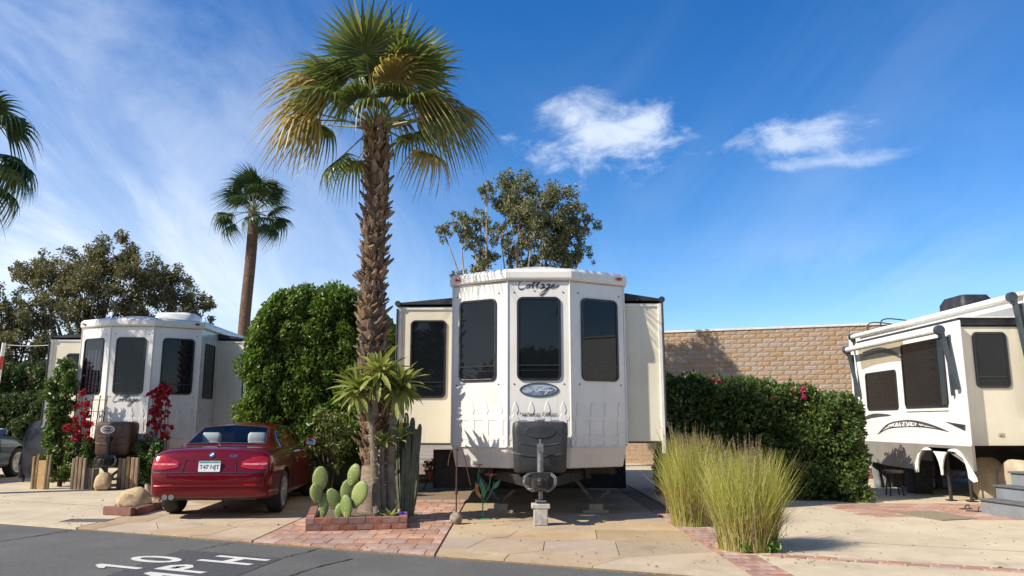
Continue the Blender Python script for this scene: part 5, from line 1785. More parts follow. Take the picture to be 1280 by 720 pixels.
def pachy(label, stems, heads, Y):
    bp_ = P(stems[0][0][0], stems[0][0][1], Y)
    t = thing('madagascar_palm', label, 'plant', (bp_.x, Y, .12))
    for st_ in stems:
        pts = [P(x, y, Y + dy) for x, y, dy in st_[0:-1]]
        r0, r1 = st_[-1]
        sp = smoothpath(pts, 5); rr = list(np.linspace(r0, r1, len(sp)))
        b = MB(); b.tube(sp, rr, 12); so_ = b.build('stem', PACHB, t, world=True, smooth=True)
        q = random.Random(5); th = MB()
        for i in range(int(len(sp) * 16)):
            k = q.randrange(len(sp) - 1); f = q.random(); c = sp[k].lerp(sp[k + 1], f); rd_ = rr[k]
            a = q.uniform(0, 2 * math.pi); d_ = Vector((math.cos(a), math.sin(a), q.uniform(-.1, .3)))
            p = c + d_ * rd_ * .96; sd_ = d_.cross(Vector((0, 0, 1))).normalized() * .006
            th.add([p - sd_, p + sd_, p + Vector((0, 0, .008)), p + d_ * q.uniform(.022, .04)], [(0, 1, 3), (1, 2, 3), (2, 0, 3)])
        o = th.build('thorns', mat('grey thorn', (.36, .30, .22), None, 9, .7), so_, world=True, fixn=False); o['kind'] = 'stuff'
    for (hx, hy, dy, n, sc, elmin) in heads:
        c = P(hx, hy, Y + dy) - Vector((bp_.x, Y, .12)); q = random.Random(int(hx * 3 + hy))
        for k in range(n):
            az = k * 137.5 + q.uniform(-12, 12); el = 78 - (78 - elmin) * (k / n) + q.uniform(-8, 8)
            o = bpy.data.objects.new('leaf', STR[q.randrange(7)]); col.objects.link(o); o.parent = t
            s_ = sc * q.uniform(.75, 1.12)
            o.matrix_local = Matrix.Translation(c + Vector((0, 0, q.uniform(-.08, .04)))) @ Matrix.Rotation(R(az), 4, 'Z') @ Matrix.Rotation(R(-el), 4, 'Y') @ Matrix.Rotation(q.uniform(-.4, .4), 4, 'X') @ Matrix.Scale(s_, 4)


YP = 10.95
pachy('forked thorny stem with three drooping leaf rosettes, beside the prickly pear', [[(471, 646, 0), (469, 600, 0), (466, 550, 0), (462, 515, 0), (452, 492, .05), (.062, .034)], [(464, 528, 0), (470, 500, -.03), (476, 478, -.03), (.036, .026)], [(471, 496, -.03), (486, 488, .05), (497, 486, .06), (.028, .022)]],
      [(447, 484, .05, 46, 1.0, -60), (474, 466, -.03, 48, 1.0, -55), (502, 480, .06, 44, .98, -60)], YP)
pachy('short thorny stem with a small bright leaf rosette, between two taller stems', [[(480, 644, .10), (477, 600, .10), (478, 556, .10), (.045, .03)]], [(478, 552, .10, 24, .62, -5)], YP)
pachy('stout straight thorny stem with one leaf rosette, next to the columnar cactus', [[(489, 645, .16), (488, 590, .16), (491, 530, .16), (494, 492, .16), (.070, .036)]], [(494, 484, .16, 30, .9, -30), (500, 545, .12, 12, .6, 10)], YP)
pe = thing('small_succulent', 'small spiky green rosette at the foot of the thorny stems', 'plant', (G(487, 652, .1).x, G(487, 652, .1).y, .12))
for k in range(22):
    o = bpy.data.objects.new('leaf', STR[k % 7]); col.objects.link(o); o.parent = pe
    o.matrix_local = Matrix.Rotation(R(k * 137.5), 4, 'Z') @ Matrix.Rotation(R(-75 + k * 3), 4, 'Y') @ Matrix.Scale(.42, 4)

# --- columnar cactus clump
CERE = mat('dark green ribbed cactus', (.075, .10, .05), (.13, .13, .07), 6, .6, .3, 40, dirt=(.16, .13, .08, .5), dscale=9)
cac = thing('columnar_cactus', 'cluster of tall dark ribbed cactus columns by the cream slide-out', 'cactus', (P(508, 640, 11.35).x, 11.35, .12))
q = random.Random(9)
for (px_, top_, bx_) in ((497, 545, 502), (503, 528, 504), (508, 516, 506), (512, 532, 508), (516, 522, 510), (520, 536, 512), (523, 545, 514), (500, 575, 503), (506, 560, 505), (514, 570, 511), (518, 585, 513), (495, 520, 502), (489, 500, 500), (521, 560, 513), (499, 540, 503), (510, 545, 508), (525, 530, 515)):
    yy = 11.35 + q.uniform(-.2, .25); tp = P(px_, top_, yy); bt = P(bx_, 640, yy); bt.z = .10
    pts = smoothpath([bt, bt.lerp(tp, .35) + Vector((q.uniform(-.03, .03), 0, 0)), bt.lerp(tp, .75), tp], 4)
    b = MB(); secs = []; nn = 16; r_ = q.uniform(.030, .040)
    for i, p in enumerate(pts):
        u = i / (len(pts) - 1); k = r_ * (1 if u < .93 else .55) * (.85 + .25 * math.sin(math.pi * u))
        secs.append([p + Vector((math.cos(2 * math.pi * j / nn) * k * (1.16 if j % 2 else .82), math.sin(2 * math.pi * j / nn) * k * (1.16 if j % 2 else .82), 0)) for j in range(nn)])
    b.loft(secs); b.build('column', CERE, cac, world=True)
# --- blue glass ornament
gb = G(503, 651, .1)
bo_ = thing('glass_ornament', 'cobalt blue spiky glass ornament in the planter corner', 'ornament', (gb.x, gb.y + .02, .12))
b = MB(); q = random.Random(2); COB = mat('cobalt glass', (.008, .02, .42), (.01, .04, .6), 9, .08, coat=.6)
for k in range(26):
    a = k * 2.4; e = R(q.uniform(15, 85)); d_ = Vector((math.cos(a) * math.cos(e), math.sin(a) * math.cos(e), math.sin(e)))
    b.tube([d_ * .02, d_ * .06, d_ * .10], [.02, .013, .002], 5)
b.build('glass_spikes', COB, bo_, smooth='auto')

# ================================================================== FOUNTAIN GRASS
GRS = foliage('straw green grass', (.33, .35, .07), (.58, .55, .17), (.78, .68, .36), .48, .5)
GRSD = foliage('dry grass thatch', (.30, .20, .11), (.42, .31, .17), (.24, .15, .10), .3, .7)
PLUME = foliage('purplish seed plume', (.22, .13, .10), (.40, .29, .22), (.50, .40, .30), .35, .8)


def grass(label, base, h, rad, spread, seed, n):
    t = thing('fountain_grass', label, 'ornamental grass', base)
    q = random.Random(seed)

    def blades(n, hh, w_, m, nm, lean0=.1, kfun=None):
        b = MB()
        for i in range(n):
            a = q.uniform(0, 2 * math.pi); r0 = rad * math.sqrt(q.random()); d_ = Vector((math.cos(a), math.sin(a), 0))
            p0 = d_ * r0; ln = hh * q.uniform(.6, 1.08); sp_ = spread * (.1 + 1.3 * q.random() ** 1.6) * (.35 + r0 / rad * .8)
            sw = Vector((q.gauss(0, .10), q.gauss(0, .10), 0)); bend = Vector((q.gauss(0, .05), q.gauss(0, .05), 0)); sd_ = Vector((-d_.y, d_.x, 0)) if q.random() < .5 else Vector((q.uniform(-1, 1), q.uniform(-1, 1), 0)).normalized()
            vs = []; ns = 5
            for k in range(ns + 1):
                u = k / ns
                c = p0 + d_ * (sp_ * u ** 1.7 * ln) + sw * u * u + bend * math.sin(u * 5.5) * u + Vector((0, 0, ln * (u - .16 * sp_ * u ** 3)))
                ww = w_ * (1 - .9 * u ** 1.5)
                vs += [c - sd_ * ww, c + sd_ * ww]
            b.add(vs, [(2 * k, 2 * k + 2, 2 * k + 3, 2 * k + 1) for k in range(ns)])
        o = b.build(nm, m, t, fixn=False); o['kind'] = 'stuff'
    blades(n, h, .0042, GRS, 'blades')
    blades(int(n * .8), h * .7, .0045, GRS, 'short_blades')
    blades(n // 2, h * .5, .006, GRSD, 'dry_blades')
    # plumes on thin stalks
    st_ = MB(); pl_ = MB()
    for i in range(75):
        a = q.uniform(0, 2 * math.pi); d_ = Vector((math.cos(a), math.sin(a), 0)); r0 = rad * q.random() * .8
        ln = h * q.uniform(.85, 1.18); sp_ = spread * q.uniform(.1, .9); pts = []
        for k in range(7):
            u = k / 6; pts.append(d_ * (r0 + sp_ * u ** 1.8 * ln) + Vector((0, 0, ln * (u - .14 * sp_ * u ** 3))))
        st_.tube(pts, [.003, .0028, .0025, .002, .002, .0015, .001], 3, caps=False)
        for j in range(46):
            u = q.uniform(.78, 1.06); k = min(int(u * 6), 5); f = u * 6 - k; c = pts[k] + (pts[k + 1] - pts[k]) * f
            tdir = (pts[k + 1] - pts[k]).normalized(); o_ = Vector((q.gauss(0, 1), q.gauss(0, 1), q.gauss(0, .5))).normalized()
            e = c + (tdir * .8 + o_ * .8) * .030 * math.sin(math.pi * min(1, max(.05, (u - .76) / .32))) * 1.2
            s_ = o_.cross(tdir) * .0028
            pl_.add([c - s_, c + s_, e], [(0, 1, 2)])
    o = st_.build('stalks', GRS, t, fixn=False); o['kind'] = 'stuff'
    o = pl_.build('seed_plumes', PLUME, t, fixn=False); o['kind'] = 'stuff'
    return t


gA = G(940, 692); gB = G(866, 660)
grass('fuller clump of fountain grass with purple plumes at the road end of the brick border', (gA.x, gA.y + .15, .02), 1.05, .31, .25, 61, 2300)
grass('clump of straw green fountain grass set further back against the trailer pad', (gB.x, gB.y + .1, .02), 1.17, .25, .25, 62, 2000)
wd_ = thing('low_weed', 'small bright green weed at the foot of the fuller grass clump', 'weed', (gA.x + .05, gA.y - .12, .02))
me = clump_leaves('foliage', [((q.uniform(-.18, .18), q.uniform(-.05, .1), .05 + q.uniform(0, .05)), .07) for _ in range(12)], 900, .045, .02, foliage('weed green', (.07, .16, .02), (.14, .25, .04), None, .3, .4), 3, up=.6); link('foliage', me, wd_)

# ================================================================== LEFT LOT GARDEN
LL = ROOTM[left.name]
VINE = foliage('vine leaf', (.055, .11, .025), (.13, .20, .045), (.25, .30, .08), .32, .36)
BUSHG = foliage('bush leaf', (.045, .085, .022), (.10, .155, .04), (.20, .24, .07), .3, .4)


def bush(name, label, base, clumps, leafm, dens, L, W_, seed, cat='shrub', stem=True, extra=None):
    t = thing(name, label, cat, base); Bv = Vector(base); q = random.Random(seed)
    sm = []
    for c, r in clumps:
        c = Vector(c) - Bv
        for k in range(int(6 + 12 * r)):
            d = Vector((q.gauss(0, 1), q.gauss(0, 1), q.gauss(0, 1))).normalized() * r * q.uniform(.35, 1.0)
            sm.append((tuple(c + d), r * q.uniform(.3, .55)))
    o = link('foliage', clump_leaves('foliage', sm, dens, L, W_, leafm, seed, up=.1, shell=.3, out=.7, jit=.5), t); o['kind'] = 'stuff'
    if stem:
        b = MB()
        for c, r in clumps:
            c = Vector(c) - Bv
            b.tube(smoothpath([(q.uniform(-.04, .04), q.uniform(-.04, .04), -.02), (c.x * .5 + q.uniform(-.05, .05), c.y * .5, c.z * .5), c], 3), [.018, .016, .014, .012, .010, .008, .005], 5)
        b.build('stems', BARK, t, smooth=True)
    return t


YG = 17.2
bush('climbing_vine', 'tall light green vine climbing the left corner of the brown-covered trailer', (P(74, 606, YG).x, YG, .02), [cl(78, y, YG, .26, .1) for y in (465, 482, 500, 518, 536)] + [cl(72, y, YG, .28) for y in (490, 512, 532, 555, 578)] + [cl(88, 475, YG, .2), cl(70, 545, YG, .28), cl(66, 575, YG, .24), cl(80, 590, YG, .25)], VINE, 330, .085, .052, 71, 'vine')
bush('garden_shrub', 'leafy green shrub under the left bougainvillea beside the wooden stakes', (P(100, 606, 16.9).x, 16.9, .02), [cl(95, 560, 16.9, .26), cl(112, 558, 16.9, .24), cl(103, 575, 16.9, .28), cl(88, 580, 16.9, .24), cl(120, 566, 16.9, .16)], BUSHG, 330, .08, .05, 72)
bush('garden_shrub', 'rounded dark leafy shrub between the wooden stakes and the red car', (P(186, 606, 16.7).x, 16.7, .02), [cl(178, 560, 16.7, .26), cl(195, 562, 16.7, .26), cl(186, 580, 16.7, .30), cl(172, 575, 16.7, .22), cl(202, 578, 16.7, .25), cl(190, 596, 16.7, .24)], BUSHG, 330, .08, .05, 73)


def bougain(label, base, clumps, sticks, seed):
    t = thing('bougainvillea', label, 'flowering vine', base); Bv = Vector(base); q = random.Random(seed)
    sm = []
    for c, r in clumps:
        c = Vector(c) - Bv
        for k in range(9):
            d = Vector((q.gauss(0, 1), q.gauss(0, .7), q.gauss(0, 1))).normalized() * r * q.uniform(.2, 1.1); sm.append((tuple(c + d), r * q.uniform(.22, .5)))
    o = link('bracts', clump_leaves('bracts', sm, 520, .06, .05, CRIM, seed, up=.1, shell=.2, out=.6, jit=.6), t); o['kind'] = 'stuff'
    o = link('leaves', clump_leaves('leaves', [s_ for i, s_ in enumerate(sm) if i % 5 == 0], 120, .06, .04, BUSHG, seed + 1), t); o['kind'] = 'stuff'
    b = MB()
    for c, r in clumps:
        c = Vector(c) - Bv; b.tube(smoothpath([(0, 0, 0), (c.x * .4 + q.uniform(-.1, .1), .02, c.z * .5), c], 3), .008, 5)
    b.build('stems', BARK, t)
    return t


bougain('crimson bougainvillea trained on the wooden lattice at the left corner', (P(97, 600, 16.85).x, 16.85, .02), [cl(x, y, 16.85, r, -.05) for x, y, r in ((103, 492, .07), (107, 505, .10), (96, 508, .08), (104, 520, .14), (92, 525, .10), (110, 530, .12), (98, 537, .16), (86, 535, .11), (108, 545, .12), (92, 546, .12))], None, 81)
bougain('tall crimson bougainvillea in front of the right bay window', (P(200, 600, 16.75).x, 16.75, .02), [cl(x, y, 16.75, r) for x, y, r in ((196, 488, .16), (208, 488, .14), (189, 492, .09), (200, 500, .16), (210, 505, .08), (195, 512, .13), (205, 518, .12), (190, 525, .12), (200, 530, .14), (213, 533, .08), (192, 540, .10), (206, 545, .12), (183, 545, .05))], None, 82)
# lattice
lt = thing('trellis', 'narrow brown wooden lattice holding the left bougainvillea', 'trellis', (P(106, 604, 16.95).x, 16.95, .03))
b = MB()
for k in range(5):
    x = -.24 + k * .12; b.bar((x * .6, 0, 0), (x * 1.35, 0, 1.95), .025, .015)
for zz in (.6, .95, 1.3, 1.6, 1.85): b.bar((-.32 * (.5 + zz / 4), -.014, zz), (.32 * (.5 + zz / 4), -.014, zz), .022, .012)
b.build('lattice_bar', WOOD, lt, each=True)

# wooden stakes
YST = 16.45


def stakes(label, rng_px, top_py, yy, seed, n, dip=0):
    q = random.Random(seed)
    x0 = P(rng_px[0], 600, yy).x; x1 = P(rng_px[1], 600, yy).x
    t = thing('stake_edging', label, 'wooden stakes', ((x0 + x1) / 2, yy, .028)); W_ = (x1 - x0) / n
    H = P(150, top_py, yy).z - .028
    for k in range(n):
        b = MB(); s_ = []
        hh = H * q.uniform(.94, 1.04); ww = W_ * .46
        tl = q.uniform(-.02, .02)
        for zz in (0, hh * .5, hh): s_.append([(x0 - (x0 + x1) / 2 + W_ * (k + .5) + p[0] * ww + tl * zz, p[1] * ww + q.uniform(-.004, .004), zz) for p in rrect(0, 0, 2, 1.7, .5, 2)])
        b.loft(s_); b.build('stake', WOOD, t, bevel=.008)
    return t


stakes('tall wooden stakes left of the brown gas cover', (88, 107), 571, YST, 1, 4)
stakes('shorter wooden stakes beside the jack of the brown-covered trailer', (106, 123), 585, YST + .05, 2, 4)
stakes('tall wooden stakes between the brown gas cover and the rounded shrub', (146, 173), 571, YST, 3, 5)
stakes('pair of weathered stakes at the outer edge of the vine bed', (39, 47), 569, YST + .1, 4, 2)
stakes('split stakes in front of the climbing vine', (55, 62), 569, YST, 5, 2)
b = MB(); x0 = P(46, 600, YST + .06).x; x1 = P(57, 600, YST + .06).x; b.box((0, 0, .30), (x1 - x0, .03, .56)); o = b.build('plywood_board', mat('orange plywood', (.55, .36, .15), (.42, .26, .10), 6, .7, .2, 20, stretch=(1, 1, 5)), None, bevel=.004, loc=((x0 + x1) / 2, YST + .08, .03)); tag(o, 'orange plywood board standing between the outer stakes', 'board')

ROCKT = mat('tan rock', (.46, .34, .19), (.33, .23, .13), 5, .9, .6, 14, dirt=(.58, .48, .34, .5), dscale=3)
ROCKG = mat('speckled rock', (.38, .31, .22), (.18, .14, .10), 14, .9, .6, 30)


def rock(label, base, r, m, seed, sq=(1, 1, .8), name='boulder'):
    bm = bmesh.new(); bmesh.ops.create_icosphere(bm, subdivisions=3, radius=1)
    for v in bm.verts:
        n_ = v.co.copy(); k = 1 + .28 * mnoise.noise(n_ * 1.3 + Vector((seed, 0, 0))) + .12 * mnoise.noise(n_ * 3.5 + Vector((0, seed, 0)))
        v.co = Vector((n_.x * sq[0], n_.y * sq[1], max(n_.z, -.75) * sq[2])) * r * k
    zmin = min(v.co.z for v in bm.verts)
    for v in bm.verts: v.co.z -= zmin
    me = bpy.data.meshes.new(name); bm.to_mesh(me); bm.free(); me.materials.append(m)
    o = link(name, me, None, smooth='auto', loc=base)
    return tag(o, label, 'rock')


p = G(128, 613, .03); rock('yellowish rounded rock beside the jack of the brown-covered trailer', (p.x, p.y, .028), .19, ROCKT, 3, (.9, .8, 1.0))
p = G(164, 634, .1); rock('tan boulder on the gravel patch behind the red car', (p.x, p.y + .1, .06), .21, ROCKT, 7, (1.25, .9, .8))
# gravel wedge with brick kerb beside the car
g0 = G(131, 643, .03); g1 = G(166, 645, .03); g2 = G(200, 636, .03); g3 = G(196, 618, .03); g4 = G(158, 622, .03)
gb_ = thing('rock_bed', 'small gravel bed edged with dark red kerb blocks behind the car', 'garden bed', (g1.x, g1.y, .028))
KERB = mat('dark red kerb', (.20, .085, .065), (.15, .06, .05), 10, .85, .3, 40)
b = MB(); b.bar((g0.x, g0.y, .09), (g1.x, g1.y, .09), .09, .12); b.bar((g1.x, g1.y + .06, .085), (g2.x, g2.y, .085), .09, .11); b.build('kerb_block', KERB, gb_, bevel=.01, world=True, each=True)
b = MB(); b.prism([(p.x, p.y) for p in (g0, g1, g2, g3, g4)], .03, .065); b.build('gravel_base', mat('gravel', (.36, .27, .18), (.24, .17, .11), 60, .95, 1.0, 70), gb_, world=True)
b = MB(); q = random.Random(4)
for k in range(420):
    w_ = [q.random() for _ in range(5)]; sw = sum(w_); c = sum(((p * (x / sw)) for p, x in zip((g0, g1, g2, g3, g4), w_)), Vector()); r_ = q.uniform(.012, .03)
    c += Vector((q.uniform(-.1, .1), q.uniform(-.1, .1), 0)); c.z = .068
    b.add([c + Vector((r_ * a_ * q.uniform(.7, 1.2), r_ * b_ * q.uniform(.7, 1.2), r_ * c_ * .8)) for a_, b_, c_ in ((1, 0, 0), (-1, 0, 0), (0, 1, 0), (0, -1, 0), (0, 0, 1), (0, 0, -1))], [(0, 2, 4), (2, 1, 4), (1, 3, 4), (3, 0, 4), (2, 0, 5), (1, 2, 5), (3, 1, 5), (0, 3, 5)])
o = b.build('pebbles', foliage('pebble mix', (.30, .22, .14), (.52, .42, .30), (.18, .13, .10), 0, .9), gb_, world=True, fixn=False); o['kind'] = 'stuff'
p = G(186, 622, .05); b = MB(); b.tube([(0, 0, 0), (-.02, 0, .12), (-.05, 0, .24)], [.055, .06, .04], 10); o = b.build('timber_stub', WOODL, None, smooth='auto', loc=(p.x, p.y, .05)); tag(o, 'pale upright timber stub at the edge of the gravel bed', 'stump')

# covered grill
gp = P(50, 596, 18.6)
cg = thing('covered_grill', 'grill under a crumpled black cover beside the vine', 'grill', (gp.x, 18.6, .028))
b = MB(); s_ = []
q = random.Random(6)
for (zz, ww, dd_) in ((.10, .70, .50), (.40, .76, .54), (.75, .74, .52), (1.0, .72, .50), (1.2, .66, .46), (1.36, .54, .36), (1.42, .34, .22)):
    s_.append([(p[0] + .03 * math.sin(i * 2.3 + zz * 9), p[1] + .04 * math.sin(i * 1.7 + zz * 5), zz) for i, p in enumerate(rrect(0, 0, ww, dd_, .1, 5))])
b.loft(s_); b.build('cover', mat('black vinyl cover', (.018, .018, .020), (.035, .035, .038), 4, .35, .5, 7), cg, smooth='auto')
b = MB()
for sx in (-.28, .28):
    for sy in (-.18, .18): b.box((sx, sy, .17), (.04, .04, .34))
b.build('leg', DARKMET, cg, each=True)

# striped pole and cable at the far left
YF = 18.9
f0 = P(4, 430, YF); fp_ = thing('striped_pole', 'red and white slanting pole behind the hedge side of the parked car', 'pole', (f0.x - .12, YF, .028))
b = MB(); n_ = 10
for k in range(n_):
    b.cur = k % 2
    a_ = Vector((0, 0, 0)).lerp(Vector((.14, 0, f0.z)), k / n_); c_ = Vector((0, 0, 0)).lerp(Vector((.14, 0, f0.z)), (k + 1) / n_)
    b.tube([a_, c_], .045, 10)
b.build('pole', [mat('red pole paint', (.45, .03, .035), None, 9, .4), TRIMW], fp_)
e0 = P(5, 431, YF); e1 = P(70, 431, 19.3)
b = MB(); b.tube(smoothpath([e0, e0.lerp(e1, .5) - Vector((0, 0, .03)), e1], 5), .010, 5); o = b.build('overhead_cable', TRIMW); tag(o, 'thin white cable strung from the striped pole to the trailer slide-out', 'cable')

# ================================================================== AROUND THE MAIN TRAILER
# shepherd's hook standing in a speckled stone
hp = G(570, 655, .03)
hk = thing('shepherd_hook', 'rusty double hook standing in a speckled round stone', 'garden hook', (hp.x, hp.y, .028))
b = MB(); b.tube([(0, 0, .05), (0, 0, 1.02)], .010, 8); b.tube(smoothpath([(0, 0, .98), (-.05, 0, 1.01), (-.10, 0, .92), (-.12, 0, .78)], 5), .007, 6); b.tube(smoothpath([(0, 0, .98), (.06, 0, 1.0), (.12, 0, .86), (.17, 0, .62), (.20, 0, .52)], 5), .007, 6); b.lathe([(.001, 0), (.016, .01), (.001, .05)], 8, Matrix.Translation((0, 0, 1.0)))
b.build('hook', mat('rusty iron', (.10, .045, .025), (.05, .03, .02), 12, .8), hk, smooth='auto')
b = MB(); b.tube([(0, 0, .40), (0, 0, .46)], .022, 8); b.build('knuckle', mat('rusty iron', (.1, .05, .03)), hk)
bm = bmesh.new(); bmesh.ops.create_icosphere(bm, subdivisions=3, radius=.088)
for v in bm.verts: v.co *= 1 + .1 * mnoise.noise(v.co * 14); v.co.z += .075
me = bpy.data.meshes.new('stone_foot'); bm.to_mesh(me); bm.free(); me.materials.append(ROCKG); link('stone_foot', me, hk, smooth='auto')
# metal flower ornament
fp2 = G(606, 648, .03)
FG = mat('green enamel', (.03, .16, .09), (.05, .22, .12), 6, .35); FRD_ = mat('red enamel petals', (.38, .02, .03), (.5, .3, .28), 16, .35, lo=.5, hi=.7); FOR = mat('orange enamel', (.42, .20, .05), (.3, .1, .03), 8, .4)
fo = thing('metal_flower', 'painted metal rose ornament with green leaves in front of the stabiliser', 'ornament', (fp2.x, fp2.y - .02, .028))
b = MB(); b.tube(smoothpath([(-.02, 0, 0), (-.03, 0, .2), (.0, 0, .34), (.06, 0, .46), (.08, 0, .60)], 5), .009, 7); b.tube(smoothpath([(-.03, 0, .2), (-.10, 0, .5), (-.08, 0, .75)], 4), .007, 6); b.tube(smoothpath([(-.02, 0, .22), (.04, 0, .28), (.11, 0, .42), (.13, 0, .52)], 4), .006, 6)
b.box((-.02, 0, .006), (.2, .16, .012)); b.build('stem', FG, fo, smooth='auto')
for k in range(14):
    a = k * 2.4; r_ = .025 + .06 * k / 14
    b = MB(); vs = [(0, 0, 0), (r_ * .9, -.035, .03), (r_ * 1.3, 0, .05 - .03 * k / 14), (r_ * .9, .035, .03)]
    b.add(vs, [(0, 1, 2), (0, 2, 3)], Matrix.Translation((.08, -.01, .60)) @ Matrix.Rotation(a, 4, 'Z')); o = b.build('petal', FRD_, fo, fixn=False); sm = o.modifiers.new('t', 'SOLIDIFY'); sm.thickness = .004
for k in range(6):
    b = MB(); b.add([(0, 0, 0), (.03, -.018, .02), (.05, 0, .02), (.03, .018, .02)], [(0, 1, 2), (0, 2, 3)], Matrix.Translation((-.08, 0, .75)) @ Matrix.Rotation(k * 1.05, 4, 'Z')); o = b.build('petal', FRD_, fo, fixn=False); sm = o.modifiers.new('t', 'SOLIDIFY'); sm.thickness = .004
for (x, z, rz_, sc, m_) in ((-.04, .42, 12, 1.0, FG), (-.10, .40, 18, .85, FOR), (.17, .48, -40, .6, FG)):
    b = MB(); ol = [(0, -.14), (.045, -.06), (.05, .03), (0, .15), (-.05, .03), (-.045, -.06)]
    b.prism([(a_ * sc, c_ * sc) for a_, c_ in ol], -.003, .003, frame((x, -.015, z), (math.cos(R(rz_)), 0, math.sin(R(rz_))), (-math.sin(R(rz_)), 0, math.cos(R(rz_))))); b.build('leaf', m_, fo)
# wire plant stand with red flowers beneath the left slide-out
ws = G(536, 612, .03)
wt = thing('plant_stand', 'small curled wire plant stand with red flowers under the cream slide-out', 'plant stand', (ws.x, ws.y, .028))
b = MB()
for k in range(3):
    a = k * 2.09; d_ = Vector((math.cos(a), math.sin(a), 0)); b.tube(smoothpath([d_ * .16, d_ * .19 + Vector((0, 0, .05)), d_ * .06 + Vector((0, 0, .2)), d_ * .12 + Vector((0, 0, .38))], 4), .008, 5)
b.tube([(.12 * math.cos(k * .5236), .12 * math.sin(k * .5236), .38) for k in range(13)], .008, 5); b.build('wire_frame', DARKMET, wt)
b = MB(); b.lathe([(.06, .22), (.09, .38), (.10, .40), (.001, .39)], 14); b.build('pot', TERRA, wt, smooth='auto')
o = link('flowers', clump_leaves('flowers', [((q.uniform(-.14, .14), q.uniform(-.1, .1), .5 + q.uniform(-.08, .14)), .035) for _ in range(8)], 900, .035, .03, CRIM, 3), wt); o['kind'] = 'stuff'
o = link('foliage', clump_leaves('foliage', [((q.uniform(-.12, .12), q.uniform(-.1, .1), .44 + q.uniform(-.05, .1)), .07) for _ in range(10)], 500, .05, .02, BUSHG, 4), wt); o['kind'] = 'stuff'
# timber rails lying under the left slide-out
for k, (py_, l_, lab) in enumerate(((603, 1.3, 'long dark timber rail lying behind the wire plant stand'), (598, 1.1, 'shorter timber rail lying behind the long one under the slide-out'))):
    c = G(530, py_, .03); b = MB(); b.box((0, 0, .05), (l_, .10, .10)); o = b.build('timber_rail', WOOD, None, bevel=.008, loc=(c.x, c.y, .028)); tag(o, lab, 'timber')
# terracotta pot and loose shrub in the shade behind the car
pp = G(421, 607, .03)
pt = thing('flower_pot', 'terracotta pot with trailing plant in the shade of the ficus', 'flower pot', (pp.x, pp.y + .6, .028))
b = MB(); b.lathe([(.14, 0), (.20, .26), (.22, .28), (.22, .34), (.19, .34), (.18, .30), (.001, .29)], 22); b.build('pot', TERRA, pt, smooth='auto')
o = link('foliage', clump_leaves('foliage', [((q.uniform(-.2, .2), q.uniform(-.15, .15), .42 + q.uniform(-.1, .18)), .10) for _ in range(16)], 420, .07, .03, BUSHG, 6), pt); o['kind'] = 'stuff'
YB2 = 14.6
bush('loose_shrub', 'loose yellow green shrub growing below the ficus beside the red car', (P(412, 600, YB2).x, YB2, .02), [cl(x, y, YB2, r) for x, y, r in ((400, 540, .28), (420, 530, .25), (412, 555, .3), (425, 560, .22), (395, 565, .22), (405, 520, .2), (418, 580, .2))], foliage('sparse shrub leaf', (.07, .10, .025), (.16, .18, .05), (.26, .25, .08), .3, .4), 150, .09, .035, 91)

# ================================================================== RIGHT LOT THINGS
STEPG = mat('grey painted steps', (.20, .215, .225), (.16, .175, .185), 3, .6, .1, 30, dirt=(.30, .28, .25, .4), dscale=4)
STEPT = mat('dark tread', (.085, .09, .095), (.11, .115, .12), 10, .7, .2, 60)
sp0 = G(1229, 643, .03)
stp = thing('entry_steps', 'grey painted wooden entry steps at the trailer door', 'steps', (7.25, 11.72, .028), R(8))
for k in range(3):
    x0 = k * .28
    b = MB(); b.box((x0 + (1.3 - x0) / 2, 0, .10 + k * .20), (1.3 - x0, .95, .19)); b.build('step_box', STEPG, stp, bevel=.006)
    b = MB(); b.box((x0 + (1.3 - x0) / 2 - .015, 0, .21 + k * .20), (1.3 - x0 + .03, .99, .025)); b.build('tread', STEPT, stp, bevel=.004)
ma = MB(); m4 = [G(1112, 641, .03), G(1178, 651, .03), G(1222, 649, .03), G(1165, 639, .03)]
MATM = mat('coir door mat', (.26, .21, .13), (.20, .16, .10), 40, .95, .6, 90)
cxm = sum(p.x for p in m4) / 4; cym = sum(p.y for p in m4) / 4
ma.prism([(p.x - cxm, p.y - cym) for p in m4], 0.0, .012); o = ma.build('door_mat', MATM, None, loc=(cxm, cym, .031)); tag(o, 'flat tan mat lying on the pavers before the steps', 'mat')
for k, (px_, py_, rz_, lab) in enumerate(((1207, 637, 20, 'dark brown sandal lying askew near the entry steps'), (1219, 640, -30, 'dark brown sandal pointing towards the entry steps'))):
    c = G(px_, py_, .03); sd = thing('sandal', lab, 'sandal', (c.x, c.y, .028), R(rz_))
    ol = [(.13 * math.cos(a) * 1.0, .045 * math.sin(a) * (1 - .2 * math.cos(a))) for a in np.linspace(0, 2 * math.pi, 20, endpoint=False)]
    b = MB(); b.prism(ol, 0, .022); b.build('sole', mat('brown sandal', (.06, .04, .028), None, 9, .8), sd, bevel=.005)
    b = MB(); b.tube(smoothpath([(.04, -.045, .02), (.05, -.03, .06), (.06, 0, .07), (.05, .03, .06), (.04, .045, .02)], 4), .012, 6, sq=.5); b.build('strap', DARKMET, sd)
# stool under the slide
sx_ = P(1119, 622, 15.1)
sl_ = thing('stool', 'small brown stool with dark legs standing under the slide-out', 'stool', (sx_.x, 15.1, .028), R(15))
b = MB(); b.lathe([(.001, .42), (.17, .42), (.185, .435), (.185, .455), (.17, .47), (.001, .47)], 20); b.build('seat', WOOD, sl_, smooth='auto')
for k in range(4):
    a = k * math.pi / 2 + .4; b = MB(); b.tube([(.11 * math.cos(a), .11 * math.sin(a), .425), (.17 * math.cos(a), .17 * math.sin(a), 0)], .014, 7); b.build('leg', DARKMET, sl_)
